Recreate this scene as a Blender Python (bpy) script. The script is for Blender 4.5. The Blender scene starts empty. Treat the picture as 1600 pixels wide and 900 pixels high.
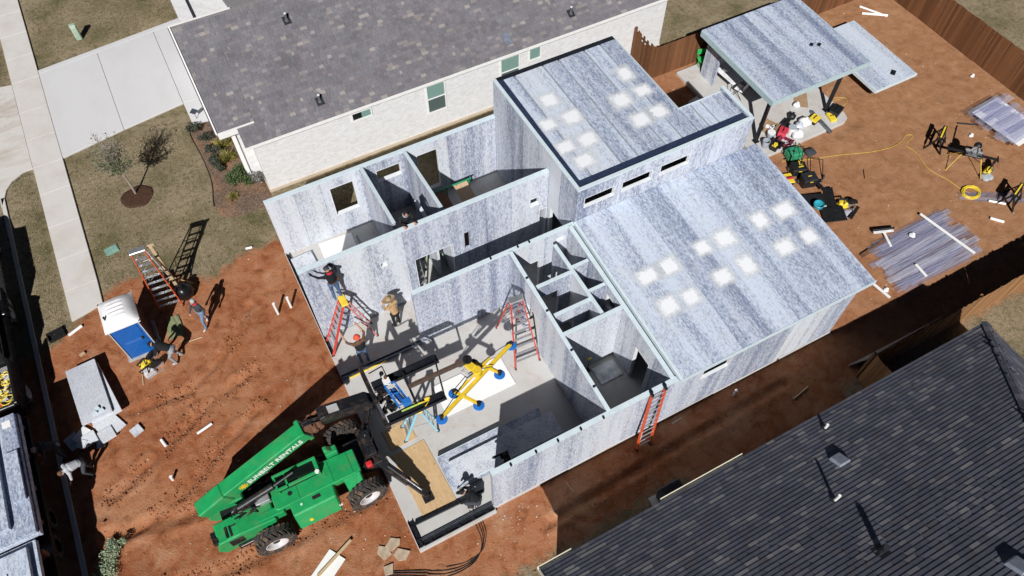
import bpy, math, random
import numpy as np
from mathutils import Vector, Matrix
S = bpy.context.scene
COL = S.collection
R = math.radians
rnd = random.Random(7)

# ---------------------------------------------------------------- camera, sky, sun, exposure
cam_d = bpy.data.cameras.new("camera"); cam = bpy.data.objects.new("camera", cam_d); COL.objects.link(cam)
cam.location = (-0.315, -6.79, 25.0)
cam.rotation_euler = (R(32.85), 0, R(-27.93))
cam_d.sensor_width = 36; cam_d.lens = 27.0
cam_d.clip_start = 0.5; cam_d.clip_end = 2000
S.camera = cam
SUNV = Vector((-0.61, -0.98, 1.0)).normalized()          # towards the sun
SUN_EL = math.asin(SUNV.z)
W = bpy.data.worlds.new("World"); S.world = W; W.use_nodes = True
wn = W.node_tree.nodes; wl = W.node_tree.links
bg = wn["Background"]; bg.inputs["Strength"].default_value = 0.05
sky = wn.new("ShaderNodeTexSky"); sky.sky_type = 'NISHITA'; sky.sun_disc = False
sky.sun_elevation = SUN_EL; sky.sun_rotation = math.atan2(SUNV.x, SUNV.y) % (2*math.pi)
sky.altitude = 600; sky.air_density = 0.17; sky.dust_density = 0.0; sky.ozone_density = 1.0
wl.new(sky.outputs[0], bg.inputs[0])
sun_d = bpy.data.lights.new("sun", 'SUN'); sun = bpy.data.objects.new("sun", sun_d); COL.objects.link(sun)
sun_d.energy = 5.0; sun_d.angle = R(0.53); sun_d.color = (1.0, 0.975, 0.95)
sun.rotation_euler = SUNV.to_track_quat('Z', 'Y').to_euler(); sun.location = SUNV*60
S.view_settings.view_transform = 'Standard'; S.view_settings.look = 'None'
S.view_settings.gamma = 1; S.view_settings.use_curve_mapping = False
S.view_settings.exposure = 0.10
S.render.engine = 'CYCLES'
S.cycles.max_bounces = 6; S.cycles.diffuse_bounces = 2; S.cycles.transparent_max_bounces = 12

# ---------------------------------------------------------------- helpers: objects
def link(o, parent=None):
    COL.objects.link(o)
    if parent is not None: o.parent = parent
    return o
def tag(o, label=None, cat=None, group=None, kind=None):
    if label: o["label"] = label
    if cat: o["category"] = cat
    if group: o["group"] = group
    if kind: o["kind"] = kind
    return o
def thing(name, label, cat, loc=(0,0,0), rz=0.0, group=None):
    o = bpy.data.objects.new(name, None); o.empty_display_size = .2
    COL.objects.link(o); o.location = loc; o.rotation_euler = (0,0,rz)
    return tag(o, label, cat, group)
def basis(d, up=(0,0,1)):
    d = Vector(d).normalized(); u = Vector(up)
    if abs(d.dot(u)) > .99: u = Vector((1,0,0))
    a = d.cross(u).normalized(); b = a.cross(d).normalized()
    return a, b, d
class MB:
    """collects shapes, builds ONE mesh object"""
    def __init__(s): s.v=[]; s.f=[]; s.m=[]; s.c=[]
    def add(s, vs, fs, mi=0, col=None):
        n=len(s.v); s.v += [tuple(v) for v in vs]; s.f += [tuple(i+n for i in f) for f in fs]
        s.m += [mi]*len(fs); s.c += [col if col is not None else 0.5]*len(fs); return s
    def box(s, c, size, rz=0.0, M=None, mi=0, col=None):
        x,y,z=[k/2 for k in size]
        vs=[Vector(p) for p in ((-x,-y,-z),(x,-y,-z),(x,y,-z),(-x,y,-z),(-x,-y,z),(x,-y,z),(x,y,z),(-x,y,z))]
        if M is not None: vs=[M@v for v in vs]
        elif rz: m=Matrix.Rotation(rz,3,'Z'); vs=[m@v for v in vs]
        c=Vector(c)
        return s.add([v+c for v in vs],[(0,3,2,1),(4,5,6,7),(0,1,5,4),(1,2,6,5),(2,3,7,6),(3,0,4,7)],mi,col)
    def bb(s, x0,x1,y0,y1,z0,z1,mi=0,col=None):
        return s.box(((x0+x1)/2,(y0+y1)/2,(z0+z1)/2),(x1-x0,y1-y0,z1-z0),mi=mi,col=col)
    def hexa(s, pts, mi=0, col=None):      # 8 corners: bottom loop ccw, top loop ccw
        return s.add(pts,[(0,3,2,1),(4,5,6,7),(0,1,5,4),(1,2,6,5),(2,3,7,6),(3,0,4,7)],mi,col)
    def bar(s, p, q, w, h=None, up=(0,0,1), mi=0, col=None):     # rectangular bar from p to q
        h=w if h is None else h; p=Vector(p); q=Vector(q); a,b,d=basis(q-p,up)
        vs=[]
        for e in (p,q):
            for (i,j) in ((-1,-1),(1,-1),(1,1),(-1,1)): vs.append(e+a*(i*w/2)+b*(j*h/2))
        return s.add(vs,[(0,1,2,3),(7,6,5,4),(0,4,5,1),(1,5,6,2),(2,6,7,3),(3,7,4,0)],mi,col)
    def cyl(s, p, q, r0, r1=None, n=12, mi=0, caps=True, col=None):
        r1=r0 if r1 is None else r1; p=Vector(p); q=Vector(q); a,b,d=basis(q-p)
        vs=[]
        for e,r in ((p,r0),(q,r1)):
            for i in range(n):
                t=2*math.pi*i/n; vs.append(e+a*(r*math.cos(t))+b*(r*math.sin(t)))
        fs=[(i,(i+1)%n,n+(i+1)%n,n+i) for i in range(n)]
        if caps: fs += [tuple(range(n-1,-1,-1)),tuple(range(n,2*n))]
        return s.add(vs,fs,mi,col)
    def tube(s, pts, r, n=6, mi=0, col=None):
        pts=[Vector(p) for p in pts]; k=len(pts); vs=[]
        for i,p in enumerate(pts):
            d=(pts[min(i+1,k-1)]-pts[max(i-1,0)]); a,b,_=basis(d)
            rr=r[i] if isinstance(r,(list,tuple)) else r
            for j in range(n):
                t=2*math.pi*j/n; vs.append(p+a*(rr*math.cos(t))+b*(rr*math.sin(t)))
        fs=[]
        for i in range(k-1):
            for j in range(n): fs.append((i*n+j,i*n+(j+1)%n,(i+1)*n+(j+1)%n,(i+1)*n+j))
        fs += [tuple(range(n-1,-1,-1)),tuple(range((k-1)*n,k*n))]
        return s.add(vs,fs,mi,col)
    def prism(s, poly, axis, a0, a1, mi=0, col=None):   # poly in the plane normal to axis: 'x':(y,z) 'y':(x,z) 'z':(x,y)
        def P(u,v,t): return {'x':(t,u,v),'y':(u,t,v),'z':(u,v,t)}[axis]
        n=len(poly); vs=[P(u,v,a0) for u,v in poly]+[P(u,v,a1) for u,v in poly]
        fs=[(i,(i+1)%n,n+(i+1)%n,n+i) for i in range(n)]+[tuple(range(n-1,-1,-1)),tuple(range(n,2*n))]
        return s.add(vs,fs,mi,col)
    def ell(s, c, r, M=None, nu=12, nv=8, mi=0, col=None):
        c=Vector(c); vs=[]; fs=[]
        for i in range(nv+1):
            ph=math.pi*i/nv
            for j in range(nu):
                t=2*math.pi*j/nu
                v=Vector((r[0]*math.sin(ph)*math.cos(t),r[1]*math.sin(ph)*math.sin(t),r[2]*math.cos(ph)))
                if M is not None: v=M@v
                vs.append(c+v)
        for i in range(nv):
            for j in range(nu): fs.append((i*nu+j,(i+1)*nu+j,(i+1)*nu+(j+1)%nu,i*nu+(j+1)%nu))
        return s.add(vs,fs,mi,col)
    def lathe(s, prof, c=(0,0,0), n=20, mi=0, M=None):   # prof (r,z)
        c=Vector(c); vs=[]; fs=[]; k=len(prof)
        for r,z in prof:
            for j in range(n):
                t=2*math.pi*j/n; v=Vector((r*math.cos(t),r*math.sin(t),z)); v=M@v if M is not None else v
                vs.append(c+v)
        for i in range(k-1):
            for j in range(n): fs.append((i*n+j,i*n+(j+1)%n,(i+1)*n+(j+1)%n,(i+1)*n+j))
        fs += [tuple(range(n-1,-1,-1)),tuple(range((k-1)*n,k*n))]
        return s.add(vs,fs,mi)
    def mesh(s, name, mats):
        me=bpy.data.meshes.new(name); me.from_pydata(s.v,[],s.f)
        for m in (mats if isinstance(mats,(list,tuple)) else [mats]): me.materials.append(m)
        me.polygons.foreach_set("material_index",np.array(s.m,dtype=np.int32))
        if any(c!=0.5 for c in s.c):
            at=me.attributes.new("tint",'FLOAT','FACE'); at.data.foreach_set("value",np.array(s.c,dtype=np.float32))
        me.update(); return me
    def build(s, name, mats, parent=None, bevel=0, smooth=False, loc=None, rot=None):
        me=s.mesh(name,mats); o=bpy.data.objects.new(name,me); link(o,parent)
        if loc is not None: o.location=loc
        if rot is not None: o.rotation_euler=rot
        if smooth:
            me.polygons.foreach_set("use_smooth",[True]*len(me.polygons))
            if smooth!='all':
                me.set_sharp_from_angle(angle=R(38))
        if bevel:
            b=o.modifiers.new("bevel",'BEVEL'); b.width=bevel; b.segments=1; b.limit_method='ANGLE'; b.angle_limit=R(40)
        return o
def inst(me, name, parent, loc=(0,0,0), rot=(0,0,0)):
    o=bpy.data.objects.new(name,me); link(o,parent); o.location=loc; o.rotation_euler=rot; return o
def copy_tree(o, parent=None):
    c=o.copy(); COL.objects.link(c); c.parent=parent
    for ch in o.children: copy_tree(ch,c)
    return c

# ---------------------------------------------------------------- helpers: materials
class NT:
    def __init__(s,name):
        s.m=bpy.data.materials.new(name); s.m.use_nodes=True; s.n=s.m.node_tree.nodes; s.l=s.m.node_tree.links
        s.b=s.n["Principled BSDF"]; s.out=s.n["Material Output"]
    def node(s,t,**k):
        n=s.n.new(t)
        for a,b in k.items(): setattr(n,a,b)
        return n
    def coord(s,scale=(1,1,1),kind='pos',rot=(0,0,0)):
        mp=s.node("ShaderNodeMapping"); mp.inputs["Scale"].default_value=scale; mp.inputs["Rotation"].default_value=rot
        if kind=='pos': g=s.node("ShaderNodeNewGeometry"); s.l.new(g.outputs["Position"],mp.inputs[0])
        else: g=s.node("ShaderNodeTexCoord"); s.l.new(g.outputs["Object"],mp.inputs[0])
        return mp.outputs[0]
    def noise(s,vec,scale,detail=4,rough=.55,dist=0):
        n=s.node("ShaderNodeTexNoise"); n.inputs["Scale"].default_value=scale; n.inputs["Detail"].default_value=detail
        n.inputs["Roughness"].default_value=rough; n.inputs["Distortion"].default_value=dist
        s.l.new(vec,n.inputs["Vector"]); return n.outputs["Fac"]
    def voro(s,vec,scale,feature='F1',out="Distance"):
        n=s.node("ShaderNodeTexVoronoi"); n.feature=feature; n.inputs["Scale"].default_value=scale; s.l.new(vec,n.inputs["Vector"]); return n.outputs[out]
    def ramp(s,fac,stops,interp='LINEAR'):
        r=s.node("ShaderNodeValToRGB"); e=r.color_ramp; e.interpolation=interp
        while len(e.elements)<len(stops): e.elements.new(.5)
        for el,(p,c) in zip(e.elements,stops): el.position=p; el.color=(c,c,c,1) if isinstance(c,(int,float)) else (*c,1)
        s.l.new(fac,r.inputs[0]); return r.outputs[0]
    def mix(s,fac,a,b,mode='MIX'):
        n=s.node("ShaderNodeMix",data_type='RGBA',blend_type=mode)
        for k,v in ((0,fac),(6,a),(7,b)):
            if hasattr(v,'is_linked') or isinstance(v,bpy.types.NodeSocket): s.l.new(v,n.inputs[k])
            elif isinstance(v,(int,float)): n.inputs[k].default_value = v if k==0 else (v,v,v,1)
            else: n.inputs[k].default_value=(*v,1)
        return n.outputs[2]
    def math(s,op,a,b=0.5,c=None):
        n=s.node("ShaderNodeMath",operation=op)
        for k,v in ((0,a),(1,b),(2,c)):
            if v is None: continue
            if isinstance(v,bpy.types.NodeSocket): s.l.new(v,n.inputs[k])
            else: n.inputs[k].default_value=v
        return n.outputs[0]
    def attr(s,name,out="Fac"):
        a=s.node("ShaderNodeAttribute"); a.attribute_name=name; return a.outputs[out]
    def rand(s):
        return s.node("ShaderNodeObjectInfo").outputs["Random"]
    def fin(s,col,rough=.7,metal=0,bump=None,bstr=.3,bdist=.02,spec=.4,**k):
        for key,v in (("Base Color",col),("Roughness",rough),("Metallic",metal),("Specular IOR Level",spec)):
            if isinstance(v,bpy.types.NodeSocket): s.l.new(v,s.b.inputs[key])
            elif key=="Base Color": s.b.inputs[key].default_value=(*v,1)
            else: s.b.inputs[key].default_value=v
        if bump is not None:
            b=s.node("ShaderNodeBump"); b.inputs["Strength"].default_value=bstr; b.inputs["Distance"].default_value=bdist
            s.l.new(bump,b.inputs["Height"]); s.l.new(b.outputs[0],s.b.inputs["Normal"])
        return s.m
def simple(name,col,rough=.6,metal=0,var=.18,scale=6,spec=.4,dirt=None,bstr=.12):
    """plain paint / plastic / metal with a little unevenness and dust"""
    t=NT(name); v=t.coord(kind='obj'); n=t.noise(v,scale,5,.6)
    f=t.ramp(n,[(.3,1-var),(.7,1+var)])
    c=t.mix(1.0,col,f,'MULTIPLY')
    if dirt:
        d=t.noise(v,scale*.55,6,.7); c=t.mix(t.ramp(d,[(.5,0),(.72,dirt[1])]),c,dirt[0])
    r=t.math('MULTIPLY_ADD',n,.25,rough-.12)
    return t.fin(c,r,metal,n,bstr,.01,spec)
WROOT = {}
def wthing(name, label, cat, loc, group=None):      # thing whose parts are given in world metres
    o = thing(name, label, cat, loc, 0, group); WROOT[o.name] = Vector(loc); return o
def wb(mb, name, mats, root, **k):
    o = mb.build(name, mats, root, **k)
    if root.name in WROOT: o.location = Vector(o.location) - WROOT[root.name]
    return o
def winst(me, name, root, loc, rot=(0,0,0)):
    return inst(me, name, root, Vector(loc)-WROOT.get(root.name, Vector((0,0,0))), rot)

# ---------------------------------------------------------------- value noise for terrain (numpy)
_rs = np.random.RandomState(3); _T = _rs.rand(256,256)
def vnoise(x, y, f):
    x=x*f+57.3; y=y*f+91.7; xi=np.floor(x).astype(int); yi=np.floor(y).astype(int); fx=x-xi; fy=y-yi
    fx=fx*fx*(3-2*fx); fy=fy*fy*(3-2*fy)
    g=lambda a,b:_T[a%256,b%256]
    return (g(xi,yi)*(1-fx)+g(xi+1,yi)*fx)*(1-fy)+(g(xi,yi+1)*(1-fx)+g(xi+1,yi+1)*fx)*fy
def fbm(x,y,f,o=4):
    r=0;a=.5
    for i in range(o): r=r+a*(vnoise(x,y,f)-.5); f*=2.03; a*=.5
    return r
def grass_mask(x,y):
    """>0 lawn and darkened alley, <0 bare earth (metres-ish from the boundary)"""
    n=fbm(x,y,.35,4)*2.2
    bx=np.array([-12,-8.9,-7.2,-5.8,-4.2,-2.9,-1.5,.2,3,8,18.4]); by=np.array([12.9,13.0,14.0,14.6,14.2,13.3,13.8,14.0,13.0,12.6,12.6])  # lawn stretched down the alley to put its shade into the colour
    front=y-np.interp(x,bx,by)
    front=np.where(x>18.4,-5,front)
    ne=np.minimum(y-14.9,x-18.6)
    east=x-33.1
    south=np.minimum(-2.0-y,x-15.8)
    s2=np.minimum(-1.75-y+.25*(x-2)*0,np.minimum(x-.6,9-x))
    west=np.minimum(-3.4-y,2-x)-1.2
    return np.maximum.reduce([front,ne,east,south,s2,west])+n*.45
def dist_seg(x,y,pts):
    d=np.full(x.shape,99.)
    for (ax,ay),(bx,by) in zip(pts[:-1],pts[1:]):
        L=(bx-ax)**2+(by-ay)**2; t=np.clip(((x-ax)*(bx-ax)+(y-ay)*(by-ay))/L,0,1)
        d=np.minimum(d,np.hypot(x-ax-t*(bx-ax),y-ay-t*(by-ay)))
    return d
RUTS=[([(-8.2,6.4),(-6.4,7.2),(-4.6,8.2),(-2.6,8.7)],.16),([(-8,4.9),(-6.2,5.4),(-4.7,6.3),(-3,7.2)],.16),([(-8.6,3.0),(-6,2.4),(-4,2.35),(-.6,2.4)],.2),([(-8.8,5.2),(-6.2,4.7),(-4,4.6),(-.6,4.6)],.2),([(-7,9.2),(-5,9.0),(-3.4,9.9),(-2,11.5)],.14),([(4,-1.1),(9,-.9),(14,-.7)],.13)]
def ground_z(x,y):
    g=grass_mask(x,y); e=np.clip(-g*1.5,0,1)
    z=fbm(x,y,.22,3)*.10+e*(fbm(x,y,1.6,4)*.075+np.abs(fbm(x,y,4.5,3))*.075)
    for pts,w in RUTS:
        d=dist_seg(x,y,pts); n=vnoise(x,y,1.3)
        z=z-e*.10*np.exp(-(d/w)**2)*(.35+n)+e*.10*np.exp(-((d-2*w)/(.7*w))**2)*(n**1.5)*(.3+1.1*vnoise(x,y,5))
    r=((x+6.4)**2+(y-12.9)**2)**.5
    z=z+e*.10*np.exp(-(r/1.6)**2)*np.abs(fbm(x,y,2.6,3))*3
    def rect(x0,x1,y0,y1,m):      # keep the earth below slabs and paving
        dx=np.maximum(np.maximum(x0-x,x-x1),0); dy=np.maximum(np.maximum(y0-y,y-y1),0)
        return np.clip(np.hypot(dx,dy)/m,0,1)
    k=np.minimum.reduce([rect(0,16.9,0,13.3,.5),rect(-8.2,-6.8,14,60,.25),rect(-7,-.3,22.3,29.3,.25),rect(-60,-9.3,-40,80,.3),rect(-.2,20.3,16.4,27,.4),rect(2.6,19.4,-20,-2.7,.4),rect(19.6,25.1,8.0,14.6,.4)])
    return z*k-.045*(1-k)+.0

# ---------------------------------------------------------------- ground materials
def mat_ground():
    t=NT("earth_and_lawn"); v=t.coord()
    # earth
    n1=t.noise(v,.30,5,.6); n2=t.noise(v,2.2,7,.68,.4); n3=t.noise(v,17,5,.7)
    c=t.ramp(n1,[(.30,(.235,.070,.026)),(.5,(.330,.122,.052)),(.70,(.41,.192,.098))])
    c=t.mix(t.ramp(n2,[(.46,0),(.74,.7)]),c,(.43,.232,.138))
    c=t.mix(t.ramp(n2,[(.26,.9),(.47,0)]),c,(.125,.040,.018))
    c=t.mix(t.ramp(n3,[(.25,.6),(.45,0)]),c,(.14,.055,.03))
    wp=t.noise(v,.55,6,.7,.8); c=t.mix(t.ramp(wp,[(.56,0),(.70,.65)]),c,(.47,.275,.17))
    pv=t.voro(v,9); c=t.mix(t.ramp(pv,[(.05,.65),(.11,0)]),c,(.50,.36,.27))
    px=t.node("ShaderNodeSeparateXYZ"); g0=t.node("ShaderNodeNewGeometry"); t.l.new(g0.outputs["Position"],px.inputs[0])
    east=t.ramp(t.math('ADD',t.math('MULTIPLY',px.outputs[0],.06),t.math('MULTIPLY',n1,.8)),[(.9,0),(1.0,.0)])
    mr=t.node("ShaderNodeMapRange"); mr.inputs[1].default_value=12; mr.inputs[2].default_value=24; t.l.new(px.outputs[0],mr.inputs[0])
    c=t.mix(t.math('MULTIPLY',mr.outputs[0],.78),c,t.ramp(n2,[(.3,(.29,.146,.070)),(.7,(.395,.228,.125))]))
    # lawn
    l1=t.noise(v,.55,5,.6); l2=t.noise(v,5,7,.7); l3=t.noise(v,38,4,.75)
    lc=t.ramp(l1,[(.30,(.130,.126,.060)),(.40,(.24,.198,.115)),(.58,(.355,.285,.19))])
    lc=t.mix(t.ramp(l2,[(.36,.6),(.52,0)]),lc,(.085,.080,.035))
    lc=t.mix(t.ramp(l3,[(.3,.75),(.5,0)]),lc,(.05,.042,.02))
    lc=t.mix(t.ramp(l3,[(.55,0),(.75,.7)]),lc,(.36,.28,.17))
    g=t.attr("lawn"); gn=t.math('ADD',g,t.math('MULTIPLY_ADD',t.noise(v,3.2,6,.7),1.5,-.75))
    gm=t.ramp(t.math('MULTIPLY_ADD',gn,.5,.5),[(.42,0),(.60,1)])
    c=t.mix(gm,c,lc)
    b=t.math('ADD',t.math('MULTIPLY',n2,.7),t.math('ADD',t.math('MULTIPLY',n3,.45),t.math('MULTIPLY',l3,t.math('MULTIPLY',gm,.6))))
    return t.fin(c,.95,0,b,.95,.07,.15)
def mat_concrete(name,base=(.60,.585,.56),stain=(.42,.36,.30),amt=.5,streak=(1,1,1),clay=0):
    t=NT(name); v=t.coord(streak); n=t.noise(v,.8,6,.65,.3); f=t.noise(v,26,4,.7)
    c=t.mix(t.ramp(n,[(.45,0),(.72,amt)]),base,stain)
    c=t.mix(t.ramp(f,[(.3,.28),(.55,0)]),c,tuple(k*.72 for k in base))
    if clay:
        q=t.noise(v,1.7,7,.72,.6); c=t.mix(t.ramp(q,[(.53,0),(.66,clay)]),c,(.42,.22,.12))
    return t.fin(c,.85,0,f,.12,.01,.3)
M_ground=mat_ground()
M_walk=mat_concrete("sidewalk_concrete",(.60,.58,.555),(.44,.37,.31),.45)
M_drive=mat_concrete("driveway_concrete",(.60,.60,.61),(.52,.51,.50),.5,(1,.5,1))
M_apron=mat_concrete("apron_concrete",(.60,.575,.545),(.40,.34,.29),.85,(.5,1.6,1))
M_slab=mat_concrete("slab_concrete",(.52,.515,.50),(.41,.37,.33),.6,clay=.28)
M_street=mat_concrete("street_concrete",(.42,.385,.345),(.30,.25,.21),.6)

# ---------------------------------------------------------------- ground sheet: fine on the site, out to the horizon
def axis(a,b,step,far):
    core=list(np.arange(a,b+1e-6,step)); s=step; lo=[];hi=[]; p=a
    while p>-far: s*=1.45; p-=s; lo.append(p)
    s=step;p=b
    while p<far: s*=1.45; p+=s; hi.append(p)
    return np.array(lo[::-1]+core+hi)
gx=axis(-12.2,36,.12,600); gy=axis(-10,36,.12,600)
XX,YY=np.meshgrid(gx,gy); ZZ=ground_z(XX,YY)
far=np.maximum(np.maximum(-12-XX,XX-36),np.maximum(-10-YY,YY-36)); ZZ=np.where(far>0,np.clip(ZZ,-.05,.05)-.02,ZZ)
nx,ny=len(gx),len(gy)
me=bpy.data.meshes.new("ground"); me.vertices.add(nx*ny)
me.vertices.foreach_set("co",np.stack([XX,YY,ZZ],-1).astype(np.float32).ravel())
ii=(np.arange(ny-1)[:,None]*nx+np.arange(nx-1)[None,:]).ravel(); quads=np.stack([ii,ii+1,ii+nx+1,ii+nx],-1).astype(np.int32)
me.loops.add(quads.size); me.loops.foreach_set("vertex_index",quads.ravel())
me.polygons.add(len(quads)); me.polygons.foreach_set("loop_start",np.arange(0,quads.size,4,dtype=np.int32))
me.polygons.foreach_set("use_smooth",np.ones(len(quads),dtype=bool))
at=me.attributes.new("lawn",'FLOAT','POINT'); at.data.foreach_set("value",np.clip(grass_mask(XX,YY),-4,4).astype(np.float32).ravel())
me.materials.append(M_ground); me.update(); me.validate()
ground=bpy.data.objects.new("ground",me); COL.objects.link(ground); tag(ground,"bare red earth of the building site and the lawns around it","ground",kind="structure")
def gz(x,y): return float(ground_z(np.array([x],float),np.array([y],float))[0])

# loose clods and stones on the bare earth, dry grass blades on the lawns
def scatter(n,box,fn,seed):
    rs=np.random.RandomState(seed); x=rs.uniform(box[0],box[1],n); y=rs.uniform(box[2],box[3],n); k=fn(x,y,rs); return x[k],y[k]
def free(x,y):       # not under paving, slabs, houses
    def inr(x0,x1,y0,y1): return (x>x0)&(x<x1)&(y>y0)&(y<y1)
    return ~(inr(-.1,17,-.1,13.4)|inr(-8.3,-6.7,13.7,60)|inr(-7,-.3,22.2,29.4)|inr(-60,-9.2,-40,80)|inr(-.3,20.4,16.3,28)|inr(2.6,19.5,-20,-2.7)|inr(19.5,25.2,7.9,14.7)|inr(-1.8,.5,16.2,22.4))
mb=MB(); rs=np.random.RandomState(5)
rutw=lambda x,y:np.min([dist_seg(x,y,p) for p,_ in RUTS],axis=0)
x,y=scatter(15000,(-9.1,32.5,-2.6,15),lambda x,y,r:free(x,y)&(grass_mask(x,y)<-.1)&(r.rand(len(x))<.25+.75*np.exp(-(rutw(x,y)/.5)**2)),11)
xr,yr_=scatter(26000,(-9.1,0,1.5,12.5),lambda x,y,r:free(x,y)&(grass_mask(x,y)<-.1)&(rutw(x,y)<.45)&(r.rand(len(x))<.55*np.exp(-((rutw(x,y)-.2)/.2)**2)*(vnoise(x,y,.8)>.42)),15)
nr0=len(x); x=np.concatenate([x,xr]); y=np.concatenate([y,yr_]); z=ground_z(x,y)
for k_,(a,b,c) in enumerate(zip(x,y,z)):
    s=(.012+.035*rs.rand()**2.5) if k_<nr0 else (.02+.05*rs.rand()**2); q=rs.uniform(.6,1.3,6)*s
    vs=[(a-q[0],b,c-.008),(a,b-q[1],c-.008),(a+q[2],b,c-.008),(a,b+q[3],c-.008),(a+rs.uniform(-.4,.4)*s,b+rs.uniform(-.4,.4)*s,c+q[4]*.9)]
    mb.add(vs,[(0,1,4),(1,2,4),(2,3,4),(3,0,4)],col=float(rs.rand()*(1 if k_<nr0 else .62)))
t=NT("earth_clod"); a_=t.attr("tint"); M_clod=t.fin(t.ramp(a_,[(0,(.19,.070,.030)),(.5,(.31,.125,.058)),(.8,(.40,.22,.13)),(1,(.56,.46,.38))]),.95)
o=mb.build("earth_clods",M_clod); tag(o,"loose red clods and small stones scattered over the bare earth","clods",kind="stuff")
mb=MB()
x,y=scatter(52000,(-9.2,4,13,34),lambda x,y,r:free(x,y)&(grass_mask(x,y)+.5*(r.rand(len(x))-.5)>.1),12)
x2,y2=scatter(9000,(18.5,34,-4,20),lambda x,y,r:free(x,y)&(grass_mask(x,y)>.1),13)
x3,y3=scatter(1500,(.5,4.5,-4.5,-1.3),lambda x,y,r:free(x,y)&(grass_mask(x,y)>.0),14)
x=np.concatenate([x,x2,x3]); y=np.concatenate([y,y2,y3]); z=ground_z(x,y)
tn=vnoise(x,y,.7)
for a,b,c,k in zip(x,y,z,tn):
    h=.025+.045*rs.rand(); th=rs.rand()*6.28; w=.012+.014*rs.rand(); dx,dy=math.cos(th)*w,math.sin(th)*w; lx,ly=rs.uniform(-1,1,2)*h*.9
    mb.add([(a-dx,b-dy,c-.01),(a+dx,b+dy,c-.01),(a+lx,b+ly,c+h)],[(0,1,2)],col=float(np.clip(.25+.9*(k-.4)+.5*(rs.rand()-.5),0,1)))
t=NT("dormant_grass"); a_=t.attr("tint"); M_blade=t.fin(t.ramp(a_,[(0,(.11,.115,.048)),(.35,(.25,.205,.115)),(1,(.45,.36,.235))]),.9)
o=mb.build("lawn_grass",M_blade); tag(o,"short dormant tan and green grass of the lawns","grass",kind="stuff")

# ---------------------------------------------------------------- street, kerb, sidewalk, driveway
def struct(mb,name,mat,label,**k):
    o=mb.build(name,mat,None,**k); return tag(o,label,None,kind="structure")
st=MB().bb(-30,-9.62,-60,90,-.3,-.10); struct(st,"street",M_street,"pale concrete street along the left edge")
kb=MB().prism([(-9.62,-.2),(-9.45,-.2),(-9.45,.03),(-9.58,.03),(-9.62,-.02)],'y',-60,21.4); struct(kb,"kerb",M_walk,"concrete kerb between street and site")
sw=tag(bpy.data.objects.new("sidewalk",None),"pale concrete sidewalk running up the left side",None,kind="structure"); COL.objects.link(sw)
ys=[14.05,15.35,17.0,18.85,20.8,22.5,24.3,26.2,28.4,30.2,32,33.8,35.6]
for i in range(len(ys)-1):
    m=MB(); y0,y1=ys[i]+.008,ys[i+1]-.008
    if i==0: m.prism([(-8.1,y0-.15),(-7.4,y0+.0),(-6.9,y0+.13),(-6.87,y1),(-8.1,y1)],'z',-.12,.045)
    else: m.bb(-8.1,-6.87,y0,y1,-.12,.045)
    m.build("paving_slab",M_walk,sw,bevel=.008)
dw=tag(bpy.data.objects.new("driveway",None),"wide pale concrete driveway in front of the brick house",None,kind="structure"); COL.objects.link(dw)
for poly in ([(-6.855,22.56),(-4.13,23.05),(-4.13,28.75),(-6.855,28.5)],[(-4.115,23.05),(-1.36,23.45),(-1.36,29.05),(-4.115,28.76)],[(-1.345,23.45),(.1,23.3),(.1,29.2),(-1.345,29.07)],[(-1.32,21.6),(.1,21.9),(.1,23.28),(-1.345,23.43)],[(-6.855,28.52),(.1,29.22),(.1,29.5),(-6.855,28.8)]):
    MB().prism(poly,'z',-.12,.04).build("concrete_bay",M_drive,dw,bevel=.008)
ap=MB(); apl=[(-8.115,22.55),(-8.5,22.5),(-9.0,22.2),(-9.3,21.8),(-9.5,21.2),(-9.63,20.8),(-9.63,29.6),(-9.3,29.0),(-8.8,28.5),(-8.115,28.36)]
ap.prism(apl[::-1],'z',-.12,.03); struct(ap,"driveway_apron",M_apron,"streaked concrete driveway apron at the street",bevel=.006)
# mulch bed and tree ring
t=NT("mulch"); v=t.coord(); n=t.noise(v,14,6,.75); n2=t.noise(v,1.2,3); M_mulch=t.fin(t.mix(t.ramp(n2,[(.4,0),(.65,.8)]),t.ramp(n,[(.3,(.045,.030,.022)),(.5,(.15,.105,.08)),(.68,(.30,.225,.175))]),t.ramp(n,[(.3,(.11,.055,.03)),(.65,(.36,.22,.13))])),.95,0,n,.9,.05,.1)
t=NT("dark_mulch"); v=t.coord(); n=t.noise(v,16,6,.75); M_mulch2=t.fin(t.ramp(n,[(.3,(.03,.016,.011)),(.55,(.085,.045,.03)),(.72,(.17,.10,.07))]),.95,0,n,.9,.05,.1)
def blob(poly,name,mat,label,h=.05,sub=10):
    n=len(poly); m=MB(); cx=sum(p[0] for p in poly)/n; cy=sum(p[1] for p in poly)/n; rings=[1,.93,.8,.6,.35]; vs=[];fs=[]
    for k,q in enumerate(rings):
        for (a,b) in poly:
            zz=gz(cx,cy)*0+(-.03 if k==0 else h*(.6+.4*k/4)+rnd.uniform(-.012,.012)); vs.append((cx+(a-cx)*q,cy+(b-cy)*q,zz))
    vs.append((cx,cy,h))
    for k in range(len(rings)-1):
        for i in range(n): fs.append((k*n+i,k*n+(i+1)%n,(k+1)*n+(i+1)%n,(k+1)*n+i))
    for i in range(n): fs.append(((len(rings)-1)*n+i,(len(rings)-1)*n+(i+1)%n,len(vs)-1))
    m.add(vs,fs); o=m.build(name,mat,None,smooth='all'); tag(o,label,None,kind="structure"); return o
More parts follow.
